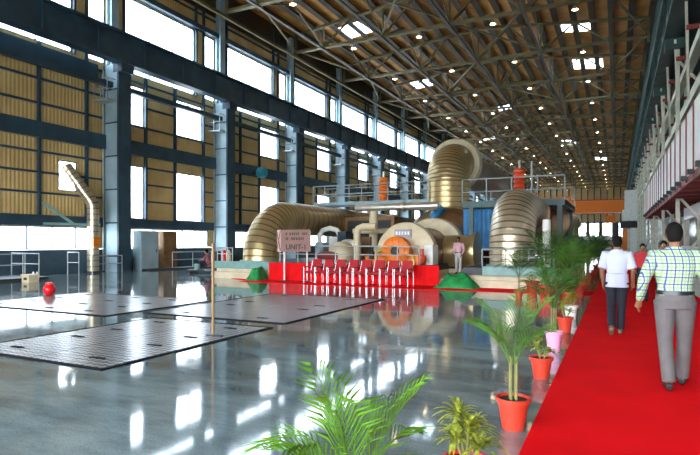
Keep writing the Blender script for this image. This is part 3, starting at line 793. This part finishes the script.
to = bpy.data.objects.new('tmp', cu); COL.objects.link(to); dg = bpy.context.evaluated_depsgraph_get()
me = bpy.data.meshes.new_from_object(to.evaluated_get(dg)); bpy.data.objects.remove(to); me.materials.clear(); me.materials.append(MATS['ink'])
lo = bpy.data.objects.new('lettering', me); COL.objects.link(lo); lo.parent = sg; lo.location = (.04,-.036,1.3); lo.rotation_euler = (PI/2,0,0)
lm = MB(); rnd = random.Random(3)
for zz in (1.68, 1.88):
    x = -.42
    while x < .48:
        w = rnd.uniform(.04,.09)
        if rnd.random() > .15: lm.box(x,x+w*.75,-.036,-.03,zz,zz+.09).box(x,x+w*1.1,-.036,-.03,zz+.09,zz+.105)
        x += w*1.25
lm.obj('small_lettering', 'ink', sg)

# ------------------------------------------------------------------ chairs
def make_chair():
    t = thing('conference_chair', '', 'chair', (0,0,0))
    MB().box(-.23,.23,-.22,.22,.42,.49).obj('seat', 'chair_red', t)
    MB().add([(-.22,.2,.52),(.22,.2,.52),(.22,.25,.52),(-.22,.25,.52),(-.2,.27,.93),(.2,.27,.93),(.2,.32,.93),(-.2,.32,.93)],[(0,3,2,1),(4,5,6,7),(0,1,5,4),(1,2,6,5),(2,3,7,6),(3,0,4,7)]).obj('backrest', 'chair_red', t)
    for x in (-.26,.26):
        MB().tube([(x,-.24,.012),(x,-.24,.64)], .010, 8).obj('leg', 'chrome', t); MB().tube([(x,.24,.012),(x,.22,.5),(x*.85,.3,.9)], .009, 8).obj('leg', 'chrome', t)
        MB().box(x-.025,x+.025,-.24,.18,.63,.66).obj('armrest', 'dark', t)
    MB().tube([(-.26,-.24,.42),(.26,-.24,.42)], .014, 8).tube([(-.26,-.2,.43),(-.26,.22,.43)],.014,8).tube([(.26,-.2,.43),(.26,.22,.43)],.014,8).obj('seat_frame', 'chrome', t)
    return t
pch = make_chair()
for i in range(8):
    o = pch if i == 0 else dup(pch, (0,0,0)); o.location = (-10.55+i*.535, 18.1, .0); o.rotation_euler = (0,0,random.uniform(-.06,.06)-.1)
    o['label'] = f"red padded chrome leg chair in front of the red skirt, {ORD[i]} from the left"; o['group'] = 'row of red chairs'

# ------------------------------------------------------------------ plants
def frond(mb, base, az, L_, lift, droop, nl=18, ll=.2, wid=.013, stem=None):
    """arched rachis with leaflets both sides"""
    base = Vector(base); h = Vector((math.cos(az), math.sin(az), 0)); side = Vector((-h.y, h.x, 0))
    pts = []; n = nl+4
    for i in range(n+1):
        s = i/n; pts.append(base + h*(L_*(s*math.cos(lift)+ .17*s*s)) + Vector((0,0,L_*(s*math.sin(lift) - droop*s*s))))
    mb.tube(pts, [.006*(1-.75*i/n)+.0012 for i in range(n+1)], 5)
    for i in range(4, n+1):
        s = i/n; t = (pts[i]-pts[i-1]).normalized(); up = side.cross(t).normalized()
        if up.z < 0: up = -up
        l = ll*(.55+.45*math.sin(PI*(.15+.75*s)))*(1.08-.45*s*s)*random.uniform(.88,1.12)
        for sg_ in (-1, 1):
            d = (side*sg_*.62 + t*(.75+.5*s) + up*.28).normalized(); w = t*wid*1.25
            p = pts[i]; a = p; m1 = p+d*l*.45+Vector((0,0,.012)); e_ = p+d*l-Vector((0,0,l*.28))
            n_ = up*.0012
            mb.add([a-w*.35, m1-w, e_, m1+w, a+w*.35, a-n_*2, m1-n_*3, e_-n_], [(0,1,3,4),(1,2,3),(5,1,0),(4,3,6,5),(6,3,2),(5,6,1),(6,2,1)])
def pot(t, h, r, m_):
    pr = [(r*.66,0),(r*.92,h*.86),(r*1.05,h*.86),(r*1.08,h),(r*.94,h),(r*.9,h*.9)]
    MB().lathe(pr, seg=26).obj('pot', m_, t, True); MB().lathe([(r*.86,h*.88),(r*.86,h*.92)], seg=20).obj('soil', 'soil', t)
def palm(label, loc, ht, potm, ph=.27, pr=.14, nf=9, leaf='palm_green', rz=0, seed=1, name='potted_palm'):
    random.seed(seed); t = thing(name, label, 'potted plant', loc, rz); pot(t, ph, pr, potm)
    nst = 4; L_ = ht-ph
    for i in range(nst):
        a = 2*PI*i/nst; b0 = (.03*math.cos(a), .03*math.sin(a), ph*.9); t1 = (.035*math.cos(a), .035*math.sin(a), ph+L_*.38)
        MB().tube([b0, t1], [.011,.007], 8).obj('stem', 'stem', t, True)
    for i in range(nf):
        a = 2*PI*i/nf+random.uniform(-.3,.3); k = i % 3
        mb = MB(); lift = (1.35, 1.0, 1.18)[k]; ln = L_*(.72,.60,.60)[k]
        frond(mb, (.03*math.cos(a), .03*math.sin(a), ph+L_*.32), a, ln, lift, (.22,.52,.38)[k], 12, L_*.40, .0035+L_*.0028)
        mb.obj('frond', leaf, t)
    return t
def strap_plant(label, loc, ht, potm, ph, pr, nros=4, leaf='croton', seed=3, name='potted_dracaena'):
    random.seed(seed); t = thing(name, label, 'potted plant', loc); pot(t, ph, pr, potm); L_ = ht-ph
    for q in range(nros):
        a0 = 2*PI*q/nros; hgt = ph+L_*(.25+.38*((q*2) % nros)/max(1,nros-1)); bx, by = .08*math.cos(a0), .08*math.sin(a0)
        MB().tube([(bx*.3,by*.3,ph*.9),(bx,by,hgt)], .009, 7).obj('stem', 'stem', t)
        mb = MB()
        for i in range(34):
            a = i*2.4; lf = random.uniform(.3,1.35); l = L_*random.uniform(.38,.52); h = Vector((math.cos(a),math.sin(a),0)); sd = Vector((-h.y,h.x,0))
            b0 = Vector((bx,by,hgt-.1*L_*random.random()))
            P = [b0 + h*(l*s*math.cos(lf)) + Vector((0,0,l*(s*math.sin(lf)-.55*s*s))) for s in (0,.3,.6,.85,1)]
            W = (.005,.010,.010,.007,.001); vs = []
            for p, w in zip(P, W): vs += [p-sd*w, p+sd*w, p-Vector((0,0,.003))]
            fs = []
            for j in range(4):
                k = j*3; fs += [(k,k+1,k+4,k+3),(k+1,k+2,k+5,k+4),(k+2,k,k+3,k+5)]
            mb.add(vs, fs)
        mb.obj('foliage', leaf, t)
    return t
palm('large bright green palm at the bottom edge of the picture', (-.98,2.0,.0), 1.1, 'terracotta', .27,.15, 8, 'palm_light', .4, 11)
strap_plant('bushy yellow striped plant at the bottom right of the foreground palm', (-.84,3.35,0), .68, 'terracotta', .25,.14, 5)
palm('green palm in the nearest fully visible terracotta pot beside the carpet', (-.80,4.78,.0), 1.18, 'terracotta', .27,.14, 7, 'palm_green', 1.2, 22)
strap_plant('short yellow green plant in an orange red pot between nearest palm and pink pot', (-.80,6.7,0), .56, 'terracotta', .25,.13, 3, seed=8)
palm('feathery palm in a pink pot beside the carpet', (-.83,8.4,.0), 1.35, 'pink_plastic', .30,.125, 10, 'palm_dark', .3, 33)
strap_plant('yellow green plant in a red pot just beyond the pink pot', (-.83,10.3,0), .66, 'terracotta', .27,.14, 3, seed=9)
strap_plant('yellow green plant in a white pot farther along the carpet', (-.86,12.1,0), .8, 'white_plastic', .28,.14, 4, seed=10)
p1 = palm('dense dark palm on the cross carpet in front of the duct', (-1.9,16.9,.011), 2.05, 'terracotta', .32,.17, 14, 'palm_dark', 0, 44)
p2 = palm('tall green palm in a red pot at the corner of the carpets', (-1.15,15.2,.0), 1.7, 'terracotta', .3,.16, 12, 'palm_green', 0, 55)
spots = [(-2.5,15.9,1,.0,.72),(-1.5,14.0,2,1.,.75),(-1.45,18.0,2,2.,1.05),(-.95,13.4,2,.7,.62),(-1.0,17.6,2,2.6,.95),(-1.05,20.2,1,1.3,1.),(-1.0,22.8,2,.4,.9),(-1.05,25.5,1,2.2,.85),(-1.,28.5,2,1.8,.9),(-1.,32.,1,.9,1.1),(-1.,36.,2,3.,1.),(-1.9,21.,2,2.,1.15),(-1.05,41.,1,3.4,1.1),(-1.,47.,2,.3,1.2)]
descr = ['palm farthest left in the plant cluster in front of the plinth','small palm behind the white pot','palm tucked right behind the dense dark palm','small palm just behind the white potted plant','palm at the corner where the carpets meet','palm lining the long carpet just past the plinth corner','palm lining the carpet, second past the plinth corner','palm lining the carpet, third past the plinth corner','palm lining the carpet, fourth past the plinth corner','palm lining the carpet, fifth past the plinth corner','palm lining the carpet, sixth past the plinth corner','palm standing close to the right end of the plinth','palm lining the carpet, seventh past the plinth corner','farthest palm lining the long carpet']
for (x, y, w, rz, s), d in zip(spots, descr):
    o = dup(p1 if w == 1 else p2, (x,y,.012 if 17.45<y<18.98 else 0), rz, d, s)
    for oo in (o,): oo['group'] = 'palms along the carpet'
red_f = [(-1.75,15.6),(-1.35,16.4),(-2.3,17.1)]
for i,(x,y) in enumerate(red_f):
    t = strap_plant('', (x,y,.0), .75, 'red_plastic', .42,.2, 4, seed=20+i, name='potted_dracaena'); t['label'] = ('low bushy plant in a bright red pot, nearest in the cluster','low bushy plant in a bright red pot, middle of the cluster','low bushy plant in a bright red pot beside the dense dark palm')[i]

# ------------------------------------------------------------------ small items
o = thing('barrier_pole', 'thin brown wooden pole standing on the grey floor', 'pole', (-6.16,7.2,0))
MB().tube([(0,0,.02),(0,0,1.58)], .024, 10).obj('shaft', 'wood', o, True); MB().box(-.12,.12,-.05,.05,0,.03).box(-.04,.2,-.02,.02,.0,.035).obj('foot', 'dark', o)
o = thing('round_jar', 'round bright red jar on the polished floor', 'jar', (-15.3,10.55,.0))
MB().lathe([(.07,0),(.14,.05),(.18,.16),(.17,.24),(.1,.31),(.09,.33)], seg=24).obj('jar_body', 'red_plastic', o, True); MB().lathe([(.11,.32),(.11,.37),(.05,.39)], seg=20).obj('cap', 'red_plastic', o, True)
o = thing('crate', 'small white crate on the floor near the left railing', 'crate', (-20.9,13.6,0))
MB().box(-.22,.22,-.2,.2,0,.3).box(-.25,.25,-.23,.23,.26,.32).obj('crate_body', 'cream', o); MB().box(-.1,.1,-.205,-.2,.1,.2).obj('opening', 'dark', o)
for i,x in enumerate((-21.6,-21.85)):
    o = MB().lathe([(.07,0),(.08,.03),(.08,.24),(.03,.3),(.03,.36)], seg=12).obj('bottle','white_plastic',loc=(x,14.35,.0),smooth=True); tag(o, ('right','left')[i]+' one of two white bottles behind the small crate','bottle','white bottles near the railing')
# left floor kerb + railings
struct(MB().box(-24.6,-22.1,2,15.2,0,.1).obj(f'trim_{ti}', 'dark')); ti += 1
railing(-22.3,-22.3,9,.1,1.0,'rail_paint','grey guard rail at the far left beside the strip windows',4,14.2)
railing(-24.2,-22.3,14.9,.1,1.0,'rail_paint','short grey guard rail left of the wall duct',2)
railing(-24.0,-23.2,17.5,0,1.1,'rail_paint','small guard frame just left of the white wall duct',1)
railing(-23.4,-23.4,18.4,.0,.9,'rail_paint','guard rail in front of the base of the wall duct',2,20.2)
railing(-23.4,-23.4,23.8,.0,1.0,'rail_paint','long guard rail under the windows right of the first column',3,28.9)
struct(MB().box(-23.9,-23.2,22,29.3,0,.08).obj(f'trim_{ti}', 'dark')); ti += 1
for nm, y, w, m_, lb in (('electrical_cabinet',22.9,1.3,'steel_web','pale blue grey electrical cabinet under the strip windows'),('electrical_cabinet',24.5,1.1,'brown_insul','brown electrical cabinet right of the pale blue grey one')):
    o = thing(nm, lb, 'cabinet', (-24.6,y,0)); MB().box(-.3,.35,-w/2,w/2,0,2.25).obj('casing', m_, o); MB().box(.35,.37,-w/2+.05,w/2-.05,.1,2.15).obj('door', m_, o); MB().box(.37,.4,w/2-.2,w/2-.16,1.,1.2).obj('handle', 'dark', o)
# wall duct
wd = thing('wall_duct', 'white vertical duct bending out through the small left window', 'duct', (-24.3,19.15,0))
ribbed([(0,0,.05+i*.3) for i in range(12)]+[(-.03,-.03,3.6),(-.13,-.11,3.85),(-.28,-.22,4.1)]+[(-.28-.12*i,-.22-.1*i,4.1+.23*i) for i in range(1,7)], .29, .002, 24).obj('jacket', 'duct_silver', wd, True)
MB().box(.24,.31,-.2,.2,1.35,1.85).obj('warning_label', 'orange', wd); MB().lathe([(.42,0),(.42,.1)], seg=24).obj('base_ring', 'dark', wd)
# wall bracket (teal arm)
o = thing('wall_bracket', 'teal steel bracket arm below the dark wall beam near the duct', 'bracket', (-25.1,16.9,2.5)); MB().bar((.1,0,1.),(.6,1.3,0),.12).bar((.1,0,0),(.9,2.6,0),.12).obj('arm', 'teal_paint', o)
o = thing('wall_fan', 'blue fan unit on the dark beam between the second and third columns', 'fan', (-24.6,33.9,6.9)); MB().lathe([(.3,0),(.4,.1),(.4,.6),(.3,.7)], (0,0,0), 20, 'X').obj('fan_housing', 'blue_fan', o, True); MB().box(-.3,.05,-.5,.5,-.2,.0).obj('mount','steel_blue',o)
# seated spot
pf = MB().box(-1.0,1.0,-.35,.35,.1,.17).box(-.9,-.8,-.3,.3,0,.1).box(.8,.9,-.3,.3,0,.1).obj('low_trolley', 'dark', loc=(-18.9,21.6,0)); tag(pf, 'low black trolley platform on the floor beside the second column', 'trolley')
o = MB().lathe([(.12,0),(.15,.3),(.16,.3)], seg=16).obj('bucket', 'teal_paint', loc=(-19.45,21.5,.17), smooth=True); tag(o, 'teal bucket on the black trolley beside the sitting person', 'bucket')
o = MB().box(-.14,.14,-.12,.12,0,.95).box(-.1,.1,-.16,-.12,.3,.8).obj('gas_bottle_rack', 'dark', loc=(-18.25,21.65,.17)); tag(o, 'dark upright case on the black trolley', 'case')
for i,(x,m_,lb) in enumerate(((-18.0,'red_plastic','red cylinder standing left of the large left duct'),(-17.72,'cream','cream post next to the red cylinder'))):
    o = MB().lathe([(.12,0),(.13,.05),(.13,1.05),(.08,1.15),(.04,1.2)], seg=16).obj(('gas_cylinder','bollard')[i], m_, loc=(x,21.9,0), smooth=True); tag(o, lb, 'cylinder')
    o['category'] = 'cylinder'

# ------------------------------------------------------------------ people
def fuse(mb, name, m_, parent, voxel, smooth_it=3, wrinkle=0):
    me = bpy.data.meshes.new('t'); me.from_pydata(mb.v, [], mb.f); me.update()
    o = bpy.data.objects.new('t', me); COL.objects.link(o)
    r_ = o.modifiers.new('r', 'REMESH'); r_.mode = 'VOXEL'; r_.voxel_size = voxel
    s_ = o.modifiers.new('s', 'SMOOTH'); s_.iterations = smooth_it; s_.factor = .5
    dg = bpy.context.evaluated_depsgraph_get(); dg.update()
    nm = bpy.data.meshes.new_from_object(o.evaluated_get(dg)); bpy.data.objects.remove(o)
    nm.name = name; nm.materials.clear(); nm.materials.append(MATS[m_]); nm.polygons.foreach_set('use_smooth', [True]*len(nm.polygons))
    q = bpy.data.objects.new(name, nm); COL.objects.link(q); q.parent = parent; return q
def hand(mb, wrist, d, side, s=1):
    d = Vector(d).normalized(); lat = Vector((0,1,0)); lat = (lat - d*lat.dot(d)).normalized(); nrm = d.cross(lat)
    w = Vector(wrist); mb.tube([w-d*.02, w+d*.03, w+d*.075, w+d*.09], [(.026,.02),(.036,.017),(.04,.016),(.034,.012)], 12)
    for i,(o_, l) in enumerate(((.03,.07),(.011,.078),(-.009,.072),(-.027,.056))):
        b0 = w + d*.08 + lat*o_; inn = nrm*(-side)
        mb.tube([b0, b0+d*l*.45+inn*.006, b0+d*l*.75+inn*.018, b0+d*l*.95+inn*.03], [.0095,.009,.0085,.007], 8)
    b0 = w + d*.025 + lat*.03; mb.tube([b0, b0+lat*.022+d*.025, b0+lat*.03+d*.055], [.013,.011,.009], 8)
def person(label, loc, rz, H, P, shirt, trous, shoe='leather', long_sleeve=True, voxel=.009, tuck=True, group=None, wide=1.):
    t = thing('person', label, 'person', loc, rz); t.scale = (H/1.75,)*3
    V = {k: Vector(v) for k, v in P.items()}
    pel, ch, nk, hd = V['pelvis'], V['chest'], V['neck'], V['head']
    b_ = MB()
    # head
    b_.ell(hd, .076,.094,.115,18,12); b_.ell(hd+Vector((0,.03,-.055)), .056,.062,.062,14,8)
    b_.ell(hd+Vector((0,.098,-.018)), .013,.02,.028,8,6)
    for s in (-1,1): b_.ell(hd+Vector((s*.077,-.005,-.01)), .012,.022,.034,8,6)
    b_.ell(hd+Vector((0,.088,-.062)), .026,.014,.011,8,6)
    b_.tube([nk+Vector((0,-.01,-.06)), nk+Vector((0,0,.04)), hd+Vector((0,-.01,-.06))], [.066,.056,.056], 14)
    # torso thin, under the clothes
    def ring_torso(mb, g, skip=0):
        up = (nk-pel)
        prof = [(-.12,.155,.105),(0,.168,.118),(.08,.160,.110),(.33,.148,.098),(.55,.168,.11),(.78,.196,.118),(.90,.186,.102),(.97,.11,.075),(1.02,.062,.06)][skip:]
        k = len(mb.v); seg = 24
        for s, rx, ry in prof:
            c = pel + up*s
            if s > .3: c = pel.lerp(ch, min(1,s/.75)) if s < .75 else ch.lerp(nk, (s-.75)/.25)
            for j in range(seg):
                a = 2*PI*j/seg; mb.v.append(tuple(c+Vector((wide*(rx+g)*math.copysign(abs(math.cos(a))**.85, math.cos(a)), (ry+g)*math.copysign(abs(math.sin(a))**.85, math.sin(a)), 0))))
        for i in range(len(prof)-1):
            for j in range(seg):
                j2 = (j+1)%seg; mb.f.append((k+i*seg+j,k+i*seg+j2,k+(i+1)*seg+j2,k+(i+1)*seg+j))
        mb.f.append(tuple(k+j for j in reversed(range(seg)))); mb.f.append(tuple(k+(len(prof)-1)*seg+j for j in range(seg)))
    ring_torso(b_, -.018)
    for s in ('l','r'):
        sh, el, wr = V['sh_'+s], V['el_'+s], V['wr_'+s]; hp, kn, an = V['hip_'+s], V['kn_'+s], V['an_'+s]
        b_.tube([sh, sh.lerp(el,.5), el, el.lerp(wr,.35), wr], [.05,.045,.037,.038,.026], 12)
        sd = -1 if s == 'l' else 1; hand(b_, wr, wr-el, sd)
        b_.tube([hp, hp.lerp(kn,.5), kn, kn.lerp(an,.35), an], [.085,.07,.05,.052,.036], 12)
        ft = V['ft_'+s]; b_.tube([an, an.lerp(ft,.5), ft], [.036,.034,.028], 10)
    body = fuse(b_, 'body', 'skin', t, voxel, 2)
    # hair
    h_ = MB(); h_.ell(hd+Vector((0,-.014,.022)), .084,.100,.108,18,12); h_.ell(hd+Vector((0,-.045,-.03)), .07,.062,.07,14,8)
    me_v = h_; fuse(h_, 'hair', 'hair', t, .009, 2)
    for s in (-1,1): MB().ell(hd+Vector((s*.03,.088,.012)), .011,.008,.008,8,6).obj('eye', 'eye_white', t)
    # shirt
    s_ = MB(); ring_torso(s_, .012, 2 if tuck else 0)
    for s in ('l','r'):
        sh, el, wr = V['sh_'+s], V['el_'+s], V['wr_'+s]; c = Vector((0,0,sh.z)); inn = sh.lerp(Vector((ch.x, ch.y, sh.z)), .35)
        if long_sleeve: s_.tube([inn, sh, sh.lerp(el,.5), el, el.lerp(wr,.4), el.lerp(wr,.93)], [.07,.076,.066,.057,.052,.04], 14)
        else: s_.tube([inn, sh, sh.lerp(el,.5), sh.lerp(el,.9)], [.07,.078,.074,.076], 14)
    if not tuck:
        s_.tube([pel+Vector((0,0,.14)), pel+Vector((0,0,-.1))], [(.132,.178),(.145,.192)], 24)
    fuse(s_, 'shirt', shirt, t, voxel, 3)
    c_ = MB(); c_.tube([nk+Vector((0,-.012,-.045)), nk+Vector((0,-.006,.012))], [.078,.068], 18); c_.obj('collar', shirt, t, True)
    # trousers
    t_ = MB(); t_.tube([pel+Vector((0,0,.07)), pel+Vector((0,0,-.0)), pel+Vector((0,0,-.09))], [(.126,.176),(.137,.182),(.13,.168)] if abs((V['hip_l']-V['hip_r']).y) < .5 else .16, 24)
    for s in ('l','r'):
        hp, kn, an = V['hip_'+s], V['kn_'+s], V['an_'+s]; d = (an-kn).normalized()
        t_.tube([hp+Vector((0,0,.02)), hp.lerp(kn,.45), kn, kn.lerp(an,.5), an-d*.0], [.108,.09,.072,.07,.066], 16)
    fuse(t_, 'trousers', trous, t, voxel, 3)
    if tuck: MB().tube([pel+Vector((0,0,.055)), pel+Vector((0,0,.095))], [(.131,.181),(.129,.179)], 28).obj('belt', 'leather', t, True)
    for s in ('l','r'):
        an, ft = V['an_'+s], V['ft_'+s]; d = (ft-an); f = Vector((d.x,d.y,0)).normalized() if Vector((d.x,d.y,0)).length > .02 else Vector((0,1,0))
        dn = V.get('dn_'+s, Vector((0,0,-1)))
        heel = an + dn*.045 - f*.045
        sm_ = MB(); sm_.tube([heel, an+dn*.045+f*.02, an.lerp(ft,.6)+dn*.0, ft, ft+(ft-an).normalized()*.04], [(.036,.035),(.042,.045),(.045,.034),(.044,.026),(.025,.016)], 14)
        fuse(sm_, 'shoe', shoe, t, .007, 1)
    return t
# nearest man, checked shirt
P1 = dict(pelvis=(0,0,.95),chest=(0,-.01,1.28),neck=(0,-.01,1.485),head=(-.005,.03,1.635),
  sh_l=(-.19,0,1.41),el_l=(-.29,-.07,1.15),wr_l=(-.325,.06,.92), sh_r=(.19,0,1.41),el_r=(.28,-.09,1.15),wr_r=(.33,.08,.95),
  hip_l=(-.092,0,.92),kn_l=(-.085,.03,.50),an_l=(-.06,-.08,.10),ft_l=(-.07,.08,.035), hip_r=(.092,0,.92),kn_r=(.10,.13,.51),an_r=(.09,.24,.10),ft_r=(.12,.40,.04))
person('man in green and blue checked shirt and grey trousers walking away, seen from behind', (.555,6.72,.012), .02, 1.79, P1, 'shirt_plaid', 'trouser_grey', voxel=.0075, wide=1.0)
P2 = dict(pelvis=(0,0,.94),chest=(0,.01,1.28),neck=(0,.01,1.485),head=(.0,.04,1.63),
  sh_l=(-.19,0,1.41),el_l=(-.245,-.06,1.14),wr_l=(-.225,.05,.90), sh_r=(.19,0,1.41),el_r=(.25,-.05,1.14),wr_r=(.25,.08,.91),
  hip_l=(-.092,0,.91),kn_l=(-.09,.05,.50),an_l=(-.085,-.22,.17),ft_l=(-.09,-.14,.045), hip_r=(.09,0,.91),kn_r=(.075,.06,.5),an_r=(.05,.03,.10),ft_r=(.07,.18,.04))
person('man in white short sleeved shirt and dark trousers walking away along the red carpet', (.0,10.35,.012), 0, 1.70, P2, 'shirt_white', 'trouser_dark', 'leather_tan', False, .0085, False)
P3 = dict(P2); P3.update(head=(0,.02,1.63),chest=(0,0,1.28),neck=(0,0,1.485),an_l=(-.09,0,.1),ft_l=(-.1,.15,.04),kn_l=(-.09,.03,.5),an_r=(.09,0,.1),ft_r=(.1,.15,.04),kn_r=(.09,.03,.5),hip_r=(.09,0,.91),wr_l=(-.2,.12,.93),wr_r=(.2,.12,.93))
person('man in pink shirt standing on the plinth beside the turbine, facing the camera', (-5.95,22.3,.25), PI-.1, 1.56, P3, 'shirt_pink', 'trouser_light', voxel=.012)
person('person in a pink shirt partly hidden behind the checked shirt man', (.95,14.2,.012), PI, 1.62, P3, 'shirt_pink', 'trouser_dark', voxel=.014)
person('person in a red shirt on the carpet between the two walking men', (.62,16.5,.012), PI, 1.55, P3, 'shirt_red', 'trouser_dark', voxel=.014)
P4 = dict(pelvis=(0,0,.28),chest=(0,.06,.6),neck=(0,.09,.8),head=(0,.14,.95), sh_l=(-.18,.06,.74),el_l=(-.24,.2,.52),wr_l=(-.14,.4,.5), sh_r=(.18,.06,.74),el_r=(.24,.2,.52),wr_r=(.14,.4,.5),
  hip_l=(-.09,.02,.24),kn_l=(-.15,.38,.48),an_l=(-.12,.36,.1),ft_l=(-.12,.5,.04), hip_r=(.09,.02,.24),kn_r=(.15,.38,.48),an_r=(.12,.36,.1),ft_r=(.12,.5,.04))
person('person in patterned dark pink clothes sitting on the low black trolley', (-18.75,21.6,.16), PI*.6, 1.75, P4, 'shirt_pattern', 'trouser_dark', voxel=.014, tuck=False)

# ------------------------------------------------------------------ light
w = bpy.data.worlds.new('world'); sc.world = w; w.use_nodes = True; N, L = w.node_tree.nodes, w.node_tree.links
bg = N['Background']; tc = N.new('ShaderNodeTexCoord'); sp = N.new('ShaderNodeSeparateXYZ'); L.new(tc.outputs['Generated'], sp.inputs[0])
r = N.new('ShaderNodeValToRGB'); L.new(sp.outputs['Z'], r.inputs[0]); r.color_ramp.elements[0].position = 0; r.color_ramp.elements[0].color = (.86,.93,1,1); r.color_ramp.elements[1].position = .6; r.color_ramp.elements[1].color = (.72,.86,1,1)
L.new(r.outputs[0], bg.inputs[0]); bg.inputs[1].default_value = 9.
vs = sc.view_settings; vs.view_transform = 'Standard'; vs.look = 'None'; vs.gamma = 1; vs.use_curve_mapping = False; vs.exposure = 1.1
cy = sc.cycles; cy.max_bounces = 10; cy.diffuse_bounces = 6; cy.glossy_bounces = 4; cy.transparent_max_bounces = 12; cy.use_denoising = True
cy.sample_clamp_indirect = 10
